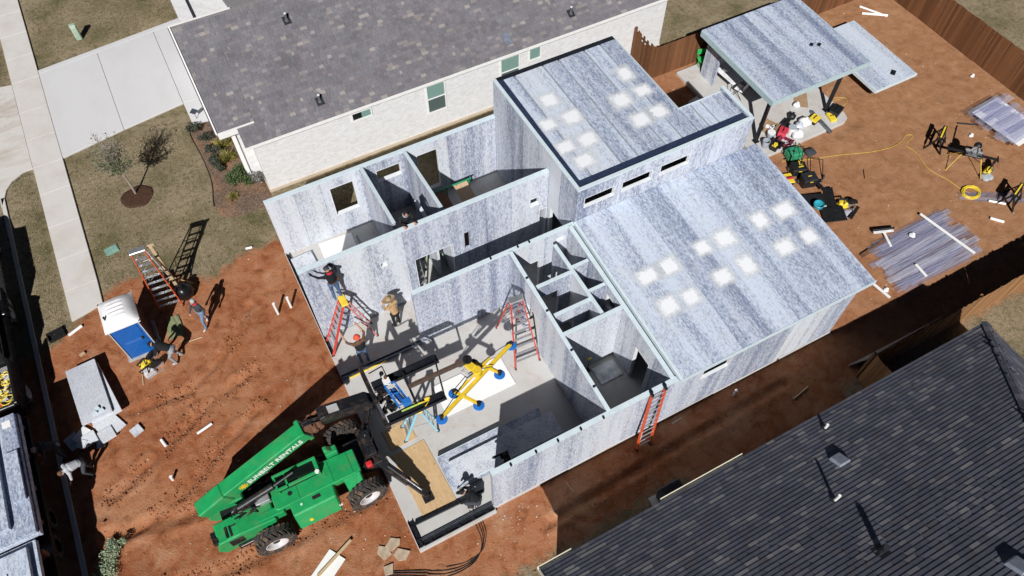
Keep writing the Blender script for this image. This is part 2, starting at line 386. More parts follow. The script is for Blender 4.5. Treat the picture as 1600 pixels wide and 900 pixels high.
blob([(-4.5+.70*math.cos(a)*(1+.05*math.sin(3*a)),18.85+.62*math.sin(a)*(1+.06*math.cos(5*a))) for a in [2*math.pi*i/28 for i in range(28)]],"tree_ring",M_mulch2,"round ring of dark mulch under the young tree",.07)
bed=[(.5,17.2),(.5,15.9),(-.3,15.75),(-1.3,15.85),(-1.85,16.3),(-1.75,17.1),(-1.5,18.0),(-1.45,19.2),(-1.5,20.2),(-1.6,21.2),(-1.5,21.75),(-1.0,22.0),(.2,22.0),(.3,20.5)]
def smoothpoly(p,it=2):
    for _ in range(it):
        q=[]
        for i in range(len(p)):
            a=p[i];b=p[(i+1)%len(p)]; q+=[(a[0]*.75+b[0]*.25,a[1]*.75+b[1]*.25),(a[0]*.25+b[0]*.75,a[1]*.25+b[1]*.75)]
        p=q
    return p
blob(smoothpoly(bed[::-1])[::-1],"mulch_bed",M_mulch,"mulched planting bed along the brick house front",.055)
e=MB(); sp=smoothpoly(bed[3:12]+[],2)[:-6]; e.tube([(a-.03,b,.04) for a,b in sp if a<-1.35 and b>16.6],.018,5); e.build("bed_edging",simple("edging_dark",(.06,.04,.03),.8),bpy.data.objects["mulch_bed"])

# ---------------------------------------------------------------- shingles
def mat_shingle(name,stops,objrand=False):
    t=NT(name); v=t.coord(); a_=t.rand() if objrand else t.attr("tint"); f=t.noise(v,90,3,.7); b_=t.noise(v,1.1,3,.5)
    c=t.ramp(a_,stops,'CONSTANT'); c=t.mix(t.ramp(f,[(.3,.55),(.6,0)]),c,tuple(.45*k for k in stops[0][1]))
    c=t.mix(1.0,c,t.ramp(b_,[(.3,.86),(.7,1.12)]),'MULTIPLY')
    return t.fin(c,.92,0,f,.35,.01,.2)
SN=[(0,(.176,.170,.190)),(.30,(.192,.184,.204)),(.55,(.158,.150,.166)),(.70,(.208,.198,.212)),(.82,(.180,.163,.172)),(.905,(.262,.240,.238)),(.965,(.325,.30,.285))]
SS=[(0,(.124,.130,.165)),(.28,(.143,.147,.182)),(.52,(.108,.114,.148)),(.70,(.168,.168,.196)),(.80,(.136,.127,.148)),(.87,(.215,.21,.23)),(.955,(.27,.262,.272))]
M_shN=mat_shingle("shingle_warm_grey",SN); M_shS=mat_shingle("shingle_dark_grey",SS); M_shSo=mat_shingle("shingle_dark_grey_tab",SS,True)
M_white=simple("white_trim",(.78,.78,.76),.5,var=.06); M_cream=simple("cream_trim",(.72,.70,.58),.5,var=.06)
def shingle_rows(p0,ux,up,L,H,expo,tab,skip,seed,thick=.012):
    """generator of tab frames on a roof plane: origin p0, ux along eave, up along slope"""
    r=random.Random(seed); nrm=Vector(ux).cross(Vector(up)).normalized(); p0=Vector(p0); ux=Vector(ux); up=Vector(up)
    rows=int(H/expo)
    for j in range(rows):
        x=-tab*r.random()
        while x<L:
            w=tab*r.choice((.55,.8,1,1,1.25)); a=max(x,0); b=min(x+w,L)
            if b-a>.05:
                c=p0+ux*((a+b)/2)+up*(j*expo)
                if not skip(c): yield c,(b-a)-.006,nrm,r.random()
            x+=w
def shingle_verts(c,w,ux,up,nrm,expo,thick):
    le=expo*1.32; vs=[]
    for zt in (0,1):
        for (i,j) in ((-1,0),(1,0),(1,1),(-1,1)):
            off=thick*.25+(thick*(1.0 if j==0 else .15) if zt else -thick*.2)
            vs.append(c+ux*(i*w/2)+up*(j*le)+nrm*(off))
    return vs
HEXF=[(0,3,2,1),(4,5,6,7),(0,1,5,4),(1,2,6,5),(2,3,7,6),(3,0,4,7)]

# ---------------------------------------------------------------- neighbour: pale brick house
def mat_brick():
    t=NT("white_brick"); g=t.node("ShaderNodeNewGeometry"); sx=t.node("ShaderNodeSeparateXYZ"); t.l.new(g.outputs["Position"],sx.inputs[0])
    cb=t.node("ShaderNodeCombineXYZ"); t.l.new(t.math('ADD',sx.outputs[0],sx.outputs[1]),cb.inputs[0]); t.l.new(sx.outputs[2],cb.inputs[1])
    br=t.node("ShaderNodeTexBrick"); br.inputs["Scale"].default_value=1; br.inputs["Brick Width"].default_value=.235; br.inputs["Row Height"].default_value=.082
    br.inputs["Mortar Size"].default_value=.007; br.inputs["Color1"].default_value=(.73,.735,.74,1); br.inputs["Color2"].default_value=(.64,.64,.64,1); br.inputs["Mortar"].default_value=(.69,.68,.67,1)
    t.l.new(cb.outputs[0],br.inputs["Vector"]); v=t.coord(); n=t.noise(v,5,5,.7); n2=t.noise(v,23,3,.6)
    c=t.mix(t.ramp(n,[(.5,0),(.68,.5)]),br.outputs["Color"],(.53,.52,.51)); c=t.mix(t.ramp(n2,[(.28,.6),(.4,0)]),c,(.32,.30,.29))
    return t.fin(c,.85,0,br.outputs["Fac"],-.4,.01,.25)
M_brick=mat_brick(); M_found=mat_concrete("foundation_tan",(.55,.47,.37),(.42,.30,.20),.7)
def mat_glass(name,tint=(.02,.03,.03),rough=.05):
    t=NT(name); return t.fin(tint,rough,0,spec=.9)
M_glassdark=mat_glass("window_glass_dark",(.012,.014,.016)); 
t=NT("window_screen_green"); v=t.coord((60,60,60)); n=t.noise(v,3,3); M_glassgreen=t.fin(t.ramp(n,[(.3,(.16,.27,.24)),(.7,(.22,.35,.31))]),.25,0,spec=.8)
t=NT("window_screen_grey"); M_glassgrey=t.fin((.085,.12,.115),.3,0,spec=.8)
nh=wthing("brick_house","long pale brick house with grey shingle roof next door","house",(.55,16.55,0))
wl_=MB().bb(.55,20.13,16.55,26.6,.09,3.05); nwall=wb(wl_,"wall",M_brick,nh)
MB().bb(.50,20.18,16.50,26.7,-.3,.09).build("foundation",M_found,nwall)
gw=MB().bb(-.02,.549,17.42,26.5,-.2,3.3); wb(gw,"garage_wall",M_brick,nh)
tr=MB().bb(.52,20.0,16.53,16.549,2.78,3.0); tr.bb(-.06,.05,17.36,17.46,-.1,3.3); tr.bb(.03,.10,17.33,17.42,0,3.2); wb(tr,"frieze_trim",M_white,nh)
EZ=3.0; RZ_=5.47; RY=21.2; EY=16.28; sl=(RZ_-EZ)/(RY-EY); upv=Vector((0,1,sl)).normalized(); Hs=math.hypot(RY-EY,RZ_-EZ)
rf=MB()   # solid roof deck: south slope slab, front bay slab, north slopes
rf.hexa([(.955,EY,EZ-.14),(20.5,EY,EZ-.14),(20.5,RY,RZ_-.14),(.955,RY,RZ_-.14),(.955,EY,EZ),(20.5,EY,EZ),(20.5,RY,RZ_),(.955,RY,RZ_)])
ze_=EZ+sl*(17.05-EY); rf.hexa([(.25,EY,EZ-.14),(.95,EY,EZ-.14),(.95,17.05,ze_-.14),(.25,17.05,ze_-.14),(.25,EY,EZ),(.95,EY,EZ),(.95,17.05,ze_),(.25,17.05,ze_)])
zf=lambda y:EZ+sl*(y-EY)+.004
rf.hexa([(-.5,17.06,zf(17.06)-.2),(.95,17.06,zf(17.06)-.2),(.95,RY+.003,zf(RY)-.2),(-.5,RY+.003,zf(RY)-.2),(-.5,17.06,zf(17.06)),(.95,17.06,zf(17.06)),(.95,RY+.003,zf(RY)),(-.5,RY+.003,zf(RY))])
rf.hexa([(-.5,RY+.003,zf(RY)-.2),(1.9,RY+.003,zf(RY)-.2),(1.9,RY+3,zf(RY)-2.9),(-.5,RY+3,zf(RY)-2.9),(-.5,RY+.003,zf(RY)),(1.9,RY+.003,zf(RY)),(1.9,RY+3,zf(RY)-2.7),(-.5,RY+3,zf(RY)-2.7)])
rn=MB(); rn.hexa([(1.9,RY+.003,RZ_-.2),(20.5,RY+.003,RZ_-.2),(20.5,27,RZ_-2.6),(1.9,27,RZ_-2.6),(1.9,RY+.003,RZ_-.02),(20.5,RY+.003,RZ_-.02),(20.5,27,RZ_-2.4),(1.9,27,RZ_-2.4)])
t=NT("roof_deck"); v=t.coord(); n=t.noise(v,9,5,.7); M_deck=t.fin(t.ramp(n,[(.3,(.13,.125,.13)),(.7,(.20,.185,.185))]),.92)
nroof=wb(rf,"roof",M_deck,nh); rn.build("north_slope",simple("north_shingle_glare",(.34,.33,.34),.9,var=.2,scale=9),nroof)  # north slope coloured paler to stand in for grazing glare
sh=MB(); ux=Vector((1,0,0)); nn=ux.cross(upv)
for c,w,nr,q in shingle_rows((.25,EY-.02,EZ),ux,upv,20.2,Hs,.145,.235,lambda c:c.x<1.0 and c.y>17.0,1):
    sh.add(shingle_verts(c,w,ux,upv,nr,.145,.013),HEXF,col=q)
for c,w,nr,q in shingle_rows((-.48,17.04,zf(17.06)),ux,upv,1.45,Hs*(RY-17.06)/(RY-EY),.145,.235,lambda c:False,2):
    sh.add(shingle_verts(c,w,ux,upv,nr,.145,.013),HEXF,col=q)
o=sh.build("roof_shingles",M_shN,nroof); tag(o,kind="stuff")
tr=MB(); tr.bb(-.5,.95,17.0,17.058,zf(17.06)-.26,zf(17.06)+.03); tr.bar((-.53,17.03,zf(17.06)-.02),(-.53,RY,zf(RY)-.02),.05,.16); tr.bar((-.53,RY+.02,zf(RY)+.02),(1.9,RY+.02,zf(RY)+.02),.05,.04); tr.bb(.25,20.5,EY-.03,EY-.004,EZ-.16,EZ-.015)
tr.build("fascia",M_white,nroof)
gt=MB().bar((-.575,17.03,zf(17.06)-.03),(-.575,RY,zf(RY)-.03),.035,.05); gt.build("rake_edge",simple("dark_drip",(.05,.05,.055),.5),nroof)
def window(x0,x1,z0,z1,split,par,yw=16.55):
    w=wb(MB().bb(x0,x1,yw-.004,yw+.06,z0,z1),"window",M_glassdark,par)
    f=MB(); k=.055
    f.bb(x0-k,x1+k,yw-.045,yw-.001,z0-k,z0); f.bb(x0-k,x1+k,yw-.045,yw-.001,z1,z1+k); f.bb(x0-k,x0,yw-.043,yw-.001,z0,z1); f.bb(x1,x1+k,yw-.043,yw-.001,z0,z1)
    if split=='h': f.bb(x0,x1,yw-.036,yw-.006,(z0+z1)/2-.022,(z0+z1)/2+.022)
    f.build("window_frame",M_white,w)
    if split=='h':
        MB().bb(x0+.01,x1-.01,yw-.014,yw-.0045,(z0+z1)/2+.022,z1).build("pane",M_glassgreen,w); MB().bb(x0+.01,x1-.01,yw-.014,yw-.0045,z0,(z0+z1)/2-.022).build("pane",M_glassgrey,w)
    elif split=='v': MB().bb((x0+x1)/2,x1,yw-.014,yw-.0045,z0,z1).build("pane",M_glassgreen,w)
    else: MB().bb(x0,x1,yw-.014,yw-.0045,z0,z1).build("pane",M_glassgreen,w)
window(4.66,5.45,2.16,2.52,'v',nh); window(7.99,8.78,1.10,2.56,'h',nh); window(11.52,12.38,1.10,2.56,'h',nh); window(12.93,13.44,2.0,2.57,'s',nh)
M_pipe=simple("vent_black",(.02,.022,.026),.5); M_pvc=simple("white_pvc",(.80,.80,.79),.35,var=.05)
def zroofN(y): return EZ+sl*(y-EY)
for (x,y) in ((3.75,20.15),(3.62,16.95),(15.18,16.95)):
    v_=wb(MB().bar((x,y-.16,zroofN(y-.16)+.028),(x,y+.16,zroofN(y+.16)+.028),.30,.018),"vent_boot",M_pipe,nh); z=zroofN(y)
    MB().cyl((x,y,z),(x,y,z+.34),.05,n=10).cyl((x,y,z),(x,y,z+.12),.09,.055,n=10).build("vent_pipe",simple("vent_grey",(.10,.105,.115),.5),v_)
    MB().cyl((x,y,z+.34),(x,y,z+.36),.052,n=10).build("vent_cap",M_pvc,v_)
b_=wb(MB().bar((11.95,16.75-.16,zroofN(16.59)+.05),(11.95,17.05,zroofN(17.05)+.05),.34,.06),"box_vent",simple("vent_blue_grey",(.16,.18,.23),.4),nh)
sg=thing("yard_sign","small dark diamond yard sign by the driveway walk","sign",(-1.06,22.15,.04)); MB().cyl((0,0,0),(0,0,.35),.012,n=6).build("stake",M_pipe,sg); MB().box((0,-.02,.45),(.26,.02,.26),M=Matrix.Rotation(R(45),3,'Y')).build("sign_board",simple("sign_navy",(.05,.06,.09),.4),sg)

# ---------------------------------------------------------------- neighbour: dark roof in the lower right
shs=wthing("shingle_roof_house","neighbour house with dark grey shingle roof in the lower right","house",(2.9,-3.1,0))
SE=-2.78; SZ=2.95; SP=.67; XL=2.7; XR=19.6; depth=6.6
w_=MB().bb(3.1,18.9,-14,-3.15,0,2.9); swall=wb(w_,"wall",simple("siding_taupe",(.30,.26,.22),.8),shs)
yr=SE-depth; zr=SZ+SP*depth
dk=MB()
dk.add([(XL,SE,SZ),(XR,SE,SZ),(XR-depth,yr,zr),(XL,yr,zr),(XR,SE-2*depth,SZ),(XL,SE-2*depth,SZ),(XL,SE,SZ-.15),(XR,SE,SZ-.15),(XR,SE-2*depth,SZ-.15),(XL,SE-2*depth,SZ-.15)],
       [(1,0,3,2),(4,1,2),(5,4,2,3),(0,5,3),(6,7,8,9),(0,1,7,6),(1,4,8,7),(4,5,9,8),(5,0,6,9)])
sroof=wb(dk,"roof",simple("roof_deck_dark",(.075,.075,.082),.9),shs)
upS=Vector((0,-1,SP)).normalized(); uxS=Vector((-1,0,0)); HS=math.hypot(depth,SP*depth)
allS=[]
camp=cam.location; fwd=cam.matrix_basis.to_quaternion()@Vector((0,0,-1))
for c,w,nr,q in shingle_rows((XR,SE+.02,SZ),uxS,upS,XR-XL,HS,.145,.33,lambda c:c.x>XR-(SE-c.y)-.02,4):
    allS.append((c,w,nr,q))
def inview(p):      # nearest tabs that the photograph shows
    v=cam.rotation_euler.to_matrix().transposed()@(p-Vector(camp)); return -v.z, abs(v.x/v.z*27)<17.6 and abs(v.y/v.z*27)<9.8
order=sorted([k for k in range(len(allS)) if inview(allS[k][0])[1]],key=lambda k:inview(allS[k][0])[0])[:300]
pick=set(order); rest=MB(); cache={}
rotS=Matrix((uxS,upS,uxS.cross(upS))).transposed().to_euler()
for k,(c,w,nr,q) in enumerate(allS):
    if k in pick:
        key=round(w,1)
        if key not in cache: cache[key]=MB().add(shingle_verts(Vector((0,0,0)),max(key-.006,.05),Vector((1,0,0)),Vector((0,1,0)),Vector((0,0,1)),.145,.021),HEXF).mesh("shingle",M_shSo)
        inst(cache[key],"shingle",sroof,c,rotS)
    else: rest.add(shingle_verts(c,w,uxS,upS,nr,.145,.021),HEXF,col=q)
# hip end (faces east)
upE=Vector((-1,0,SP)).normalized(); uxE=Vector((0,1,0))
for c,w,nr,q in shingle_rows((XR+.02,SE-2*depth,SZ),uxE,upE,2*depth,HS,.145,.33,lambda c:abs(c.y-(SE-depth))>depth-(XR-c.x),5):
    rest.add(shingle_verts(c,w,uxE,upE,nr,.145,.014),HEXF,col=q)
o=rest.build("roof_shingles",M_shS,sroof); tag(o,kind="stuff")
hp=MB(); a=Vector((XR,SE,SZ+.03)); b=Vector((XR-depth,yr,zr+.03)); n_=34
for i in range(n_):
    p=a.lerp(b,i/n_); q=a.lerp(b,(i+1.25)/n_); d=(q-p).normalized(); sd=Vector((d.y,-d.x,0)).normalized()*.15
    dn=Vector((0,0,-.02)); hp.add([p+sd+dn,p+Vector((0,0,.06)),p-sd+dn,q+sd+dn,q+Vector((0,0,.05)),q-sd+dn],[(0,1,4,3),(1,2,5,4),(0,2,1)],col=rnd.random())
hp.build("hip_cap",M_shS,sroof)
for (x0,x1) in ((2.66,3.75),(6.75,9.7)):
    g=MB().prism([(SE+.005,SZ-.12),(SE+.115,SZ-.12),(SE+.125,SZ+.0),(SE+.11,SZ+.0),(SE+.10,SZ-.105),(SE+.02,SZ-.105),(SE+.02,SZ+.0),(SE+.005,SZ+.0)],'x',x0,x1); g.build("gutter",M_cream,sroof)
MB().bar((XL-.02,SE+.01,SZ-.03),(XL-.02,yr,zr-.03),.04,.14).build("rake_trim",M_cream,sroof)
def zS(y): return SZ+SP*(SE-y)
for (x,y,hh,kind) in ((12.2,-3.26,.32,0),(10.31,-5.2,.46,0),(11.52,-4.32,0,1),(9.92,-6.79,.0,2),(11.86,-8.51,0,1)):
    z=zS(y)
    if kind==0:
        b_=wb(MB().cyl((x,y,z-.02),(x,y,z+.10),.11,.06,n=12),"vent_boot",M_pipe,shs); MB().cyl((x,y,z),(x,y,z+hh),.042,n=10).build("vent_pipe",M_pvc,b_)
    elif kind==1:
        b_=wb(MB().hexa([(x-.2,y+.2,zS(y+.2)),(x-.2,y-.2,zS(y-.2)),(x+.2,y-.2,zS(y-.2)),(x+.2,y+.2,zS(y+.2)),(x-.17,y+.19,zS(y+.2)+.17),(x-.17,y-.16,zS(y-.2)+.13),(x+.17,y-.16,zS(y-.2)+.13),(x+.17,y+.19,zS(y+.2)+.17)]),"box_vent",simple("vent_steel",(.25,.28,.34),.35),shs,bevel=.02)
    else:
        b_=wb(MB().bar((x,y+.17,zS(y+.17)+.03),(x,y-.17,zS(y-.17)+.03),.3,.02),"vent_flashing",M_pipe,shs); MB().cyl((x,y,z),(x,y,z+.42),.075,n=12).build("vent_pipe",M_pipe,b_)
ac=thing("air_conditioner","dark air conditioner unit on a concrete pad beside the lower right house","air conditioner",(7.95,-2.35,0))
MB().bb(-.62,.45,-.42,.42,-.05,.08).build("pad",M_walk,ac,bevel=.01)
acb=MB()
acb.bb(-.40,.40,-.40,.40,.08,.84).build("case",simple("ac_case",(.035,.038,.045),.45),ac,bevel=.06)
fan=MB()
for r_ in (.10,.16,.22,.28,.34): fan.tube([(r_*math.cos(a),r_*math.sin(a),.86+.02*math.cos(r_*4)) for a in [2*math.pi*i/24 for i in range(25)]],.006,4)
for i in range(8): a=math.pi*i/4; fan.cyl((.06*math.cos(a),.06*math.sin(a),.865),(.36*math.cos(a),.36*math.sin(a),.855),.006,n=4)
fan.build("fan_grille",simple("ac_grille",(.02,.02,.025),.4),ac); MB().cyl((0,0,.80),(0,0,.875),.11,.09,n=16).build("fan_hub",simple("ac_hub",(.06,.065,.08),.35),ac)

# ---------------------------------------------------------------- fences (one child per board)
def mat_wood(name,c0,c1,objrand=True,stretch=(30,30,2)):
    t=NT(name); v=t.coord(stretch,'obj'); n=t.noise(v,1.0,6,.65,.5); rr=t.rand()
    c=t.ramp(n,[(.28,c0),(.72,c1)]); c=t.mix(1.0,c,t.ramp(rr,[(0,.68),(1,1.22)]),'MULTIPLY'); return t.fin(c,.8,0,n,.25,.01,.2)
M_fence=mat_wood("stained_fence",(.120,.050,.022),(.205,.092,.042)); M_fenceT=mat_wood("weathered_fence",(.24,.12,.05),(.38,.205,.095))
board_me={}
def fence(name,label,p,q,h,mat,side,bw=.14,ragged=False,group="board fences around the site"):
    p=Vector((*p,0)); q=Vector((*q,0)); d=(q-p); L=d.length; d.normalize(); rz=math.atan2(d.y,d.x); nrm=Vector((-d.y,d.x,0))*side
    f=wthing(name,label,"fence",p,group)
    n=int(L/(bw-.006)); pitch=L/n
    key=(round(h,2),mat.name)
    if key not in board_me:
        board_me[key]=[MB().prism([(-bw/2,0),(bw/2,0),(bw/2,hh-.02),(bw/2-.012,hh),(-bw/2+.012,hh),(-bw/2,hh-.02)],'y',-.009,.009).mesh("board",mat) for hh in (h,h-.012,h+.012)]
    for i in range(n):
        c=p+d*((i+.5)*pitch)+nrm*(.03+rnd.uniform(-.004,.004)); zz=gz(c.x,c.y)*.6+.02
        o=winst(board_me[key][rnd.randrange(3)],"board",f,(c.x,c.y,zz),(rnd.uniform(-.01,.01),rnd.uniform(-.007,.007),rz+rnd.uniform(-.02,.02)))
        if ragged: o.scale=(1,1,rnd.uniform(.72,1.0) if rnd.random()<ragged else 1)
    for zz in (.35,1.0,1.6):
        if zz<h: wb(MB().bar(p+Vector((0,0,zz)),q+Vector((0,0,zz)),.04,.09),"rail",mat,f)
    k=max(2,int(L/2.4)+1)
    for i in range(k):
        c=p+d*(L*i/(k-1))-nrm*.06; wb(MB().bb(c.x-.045,c.x+.045,c.y-.045,c.y+.045,0,h-.05),"post",mat,f)
    return f
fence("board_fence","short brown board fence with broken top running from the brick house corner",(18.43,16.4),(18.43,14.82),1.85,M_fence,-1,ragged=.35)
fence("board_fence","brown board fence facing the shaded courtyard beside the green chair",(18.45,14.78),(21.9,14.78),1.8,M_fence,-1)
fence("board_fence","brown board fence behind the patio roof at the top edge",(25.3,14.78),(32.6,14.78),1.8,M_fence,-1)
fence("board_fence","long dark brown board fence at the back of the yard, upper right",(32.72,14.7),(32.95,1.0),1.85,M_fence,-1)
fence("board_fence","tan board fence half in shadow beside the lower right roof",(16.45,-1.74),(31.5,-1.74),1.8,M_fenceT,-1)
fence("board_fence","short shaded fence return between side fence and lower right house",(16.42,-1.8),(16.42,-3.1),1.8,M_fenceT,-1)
gb=thing("grey_board","grey weathered sheet leaning against the shaded side fence","board",(18.2,-1.3,0),0)
MB().hexa([(-1.75,.05,.02),(1.6,.0,.02),(1.7,-.36,1.55),(-1.7,-.32,1.15),(-1.75,.08,.04),(1.6,.03,.04),(1.7,-.33,1.57),(-1.7,-.29,1.17)]).build("sheet",simple("weathered_grey",(.24,.225,.21),.8),gb)
# ---------------------------------------------------------------- house under construction: panel materials
def mat_panel(name,stretch,light=(.60,.635,.69),dark=(.085,.115,.215),bands=None,warm=.25,dens=.5):
    t=NT(name); v=t.coord(stretch); v2=t.coord()
    n=t.noise(v,11,6,.76,.2); n2=t.noise(v,34,4,.75); big=t.noise(t.coord(bands or (.7,.7,.7)),1.0,4,.6)
    k=t.math('ADD',t.math('MULTIPLY_ADD',n,.62,t.math('MULTIPLY',n2,.38)),t.math('MULTIPLY_ADD',big,-.40,.20))
    rr=t.rand(); k=t.math('ADD',k,t.math('MULTIPLY_ADD',rr,.10,-.05))
    f=t.ramp(k,[(.35,1),(.435,.68),(.50,.22),(.575,0)])
    w=t.noise(v2,1.3,5,.65); lc=t.mix(t.ramp(w,[(.5,0),(.72,warm)]),light,(.60,.545,.49))
    c=t.mix(t.math('MULTIPLY',f,dens),lc,dark)
    c=t.mix(1.0,c,t.ramp(rr,[(0,(.93,.93,.94)),(.5,(1.0,1.0,1.0)),(1,(1.05,1.03,.99))]),'MULTIPLY')
    return t.fin(c,.82,0,n2,.15,.01,.25)
M_roofp=mat_panel("mottled_roof_panel",(1.7,.62,1),bands=(1.9,.08,1),dens=.9,light=(.555,.625,.735))
M_wallX=mat_panel("mottled_wall_panel",(1.7,1.7,.58),bands=(2.1,2.1,.10),dens=.85,light=(.60,.64,.71))
M_pale=mat_panel("pale_panel",(1.6,1.6,1),bands=(.6,.6,.6),dens=.4,light=(.66,.69,.73))
M_cap=simple("pale_blue_cap",(.60,.70,.75),.45,var=.07)
M_capin=simple("white_reveal",(.74,.77,.79),.55,var=.06)
M_navy=simple("navy_membrane",(.022,.035,.075),.55,var=.25)
M_fillet=simple("grey_flashing",(.26,.29,.32),.5,var=.2)
M_steel=simple("black_steel",(.018,.020,.026),.42,.3,var=.3)
M_galv=simple("galvanised_track",(.20,.22,.26),.4,.6,var=.3)
t=NT("white_filler"); a_=t.attr("edge"); v=t.coord(); n=t.noise(v,9,5,.7)
fac=t.ramp(t.math('ADD',a_,t.math('MULTIPLY_ADD',n,1.1,-.55)),[(.06,0),(.78,1)])
tb=t.node("ShaderNodeBsdfTransparent"); mx=t.node("ShaderNodeMixShader"); t.fin((.76,.785,.815),.85)
t.l.new(fac,mx.inputs[0]); t.l.new(tb.outputs[0],mx.inputs[1]); t.l.new(t.b.outputs[0],mx.inputs[2]); t.l.new(mx.outputs[0],t.out.inputs[0]); M_patch=t.m

hs=wthing("unfinished_house","unfinished house of mottled grey wall panels with two flat roof sections","house",(0,0,0))
# slab
sb=MB().prism([(0,0),(2.74,0),(2.74,.15),(16.78,.15),(16.78,13.2),(0,13.2)],'z',-.25,.12); slab=wb(sb,"foundation_slab",M_slab,hs,bevel=.015)
wallcount=0
def wall(axis,c0,c1,a0,a1,z0,zt,ops=(),joints=None,cap=True,reveal=True,name="wall"):
    """axis 'x': wall runs along x from a0..a1, occupying y c0..c1.  zt: number or function of the run coordinate."""
    zfun=zt if callable(zt) else (lambda s:zt)
    P=lambda s,c,z:(s,c,z) if axis=='x' else (c,s,z)
    J=[a0]+sorted(joints if joints is not None else [a0+k*1.22 for k in range(1,int((a1-a0)/1.22)+1) if a0+k*1.22<a1-.25])+[a1]
    def blk(m,s0,s1,za,zb0,zb1):
        pts=[P(s0,c0,za),P(s1,c0,za),P(s1,c1,za),P(s0,c1,za),P(s0,c0,zb0),P(s1,c0,zb1),P(s1,c1,zb1),P(s0,c1,zb0)]
        if axis=='y': pts=[pts[i] for i in (0,3,2,1,4,7,6,5)]
        m.hexa(pts)
    CH=.045
    m=MB()
    if cap:
        e=.006
        pts=[]
        for zz in (0,1):
            for (s,c) in ((a0-.004,c0-e),(a1+.004,c0-e),(a1+.004,c1+e),(a0-.004,c1+e)): pts.append(P(s,c,zfun(min(max(s,a0),a1))-CH*(1-zz)))
        if axis=='y': pts=[pts[i] for i in (0,3,2,1,4,7,6,5)]
        m.hexa(pts)
    else:
        blk(m,a0,a1,z0,z0+.02,z0+.02)
    par=wb(m,name,M_cap,hs)
    for i in range(len(J)-1):
        s0,s1=J[i]+.004,J[i+1]-.004
        cuts=sorted({s0,s1}|{v for o in ops for v in (o[0],o[1]) if s0<v<s1}); m=MB()
        for u,w in zip(cuts[:-1],cuts[1:]):
            mid=(u+w)/2; holes=sorted([(o[2],o[3]) for o in ops if o[0]<mid<o[1]]); z=z0
            for (ha,hb) in holes:
                if ha-z>.01: blk(m,u,w,z,ha,ha)
                z=hb
            t0,t1=zfun(u)-CH,zfun(w)-CH
            if min(t0,t1)-z>.01: blk(m,u,w,z,t0,t1)
        m.build("panel",M_wallX,par)
    if reveal:
        for o in [q for q in ops if len(q)<5]:     # pale liner set inside each opening, 3 mm proud of the faces
            m=MB(); k=.022; e=.004
            def pc(sa,sb,za,zb): 
                p=[P(sa,c0-e,za),P(sb,c0-e,za),P(sb,c1+e,za),P(sa,c1+e,za),P(sa,c0-e,zb),P(sb,c0-e,zb),P(sb,c1+e,zb),P(sa,c1+e,zb)]
                if axis=='y': p=[p[i] for i in (0,3,2,1,4,7,6,5)]
                m.hexa(p)
            pc(o[0],o[0]+k,o[2],o[3]); pc(o[1]-k,o[1],o[2],o[3]); pc(o[0]+k,o[1]-k,o[3]-k,o[3])
            if o[2]>z0+.05: pc(o[0]+k,o[1]-k,o[2],o[2]+k)
            m.build("opening_liner",M_capin,par)
    return par
FZ=.12
zlow=lambda y:3.15+.40*(y-.17)/6.68          # roof line of the front part
zback=lambda y:3.30+(13.1-y)*.10             # back rooms
T=.16
# front wall, right wall
wall('x',.17,.17+T,2.72,9.30,FZ,3.15,joints=[4.3,5.5,6.3,7.6])
wall('x',.17,.27,9.30,16.75,FZ,3.02,ops=[(10.36,11.50,2.16,2.90)],joints=[9.75,12.3,14.1,15.6],cap=False)
wall('y',16.59,16.75,.335,6.85,FZ,lambda y:zlow(y)-.14,cap=False)
# back wall and its openings
wall('x',12.98,13.14,0.02,9.42,FZ,3.30,ops=[(2.40,3.36,1.22,2.80),(4.28,5.29,2.15,2.80),(5.97,6.88,.6,2.80)],joints=[1.1,2.1,3.7,5.6,7.3,8.4])
# mid wall (tall) and the short parallel wall
wall('x',8.74,8.90,0.05,9.41,FZ,4.34,ops=[(3.98,5.50,FZ,2.48),(5.96,6.20,1.78,2.82,0),(8.66,9.06,2.70,3.17),(2.74,3.0,2.80,3.09),(9.08,9.40,FZ,2.35)],joints=[1.25,2.45,3.7,5.75,6.9,7.9])
wall('x',6.80,6.94,3.14,9.40,FZ,3.50,ops=[(8.66,9.0,2.88,3.10),(7.1,8.05,FZ,2.25)],joints=[4.4,5.6,6.8,8.2])
# cross walls of the back rooms
wall('y',3.70,3.82,9.75,12.97,FZ,zback,name="partition")
wall('y',5.46,5.58,8.92,12.97,FZ,zback,name="partition",joints=[9.9,11.2,12.2])
wall('y',4.98,5.09,9.2,10.9,FZ,2.9,name="partition",joints=[])
wall('y',2.55,2.64,9.6,11.1,FZ,2.0,name="partition",joints=[])
# tall left wall of the high block, clerestory, east and inner walls
zhi=lambda y:5.20-.15*(y-6.85)/6.3
wall('y',9.43,9.55,6.86,13.14,FZ,zhi,ops=[(7.2,8.55,FZ,2.5)],joints=[8.0,9.4,10.7,11.9])
wall('x',6.86,6.98,9.56,16.75,3.30,5.20,ops=[(9.72,10.96,4.14,4.66),(11.25,12.52,4.14,4.66),(12.85,14.12,4.14,4.66)],joints=[11.1,12.7,14.4,15.6])
wall('y',16.65,16.77,6.99,8.72,FZ,5.20,joints=[7.9])
wall('x',8.60,8.72,14.75,16.64,FZ,4.85,cap=False,joints=[15.7])
wall('y',14.66,14.74,8.73,12.9,FZ,4.85,cap=False)
wall('x',12.82,12.94,9.56,14.66,FZ,4.85,cap=False)
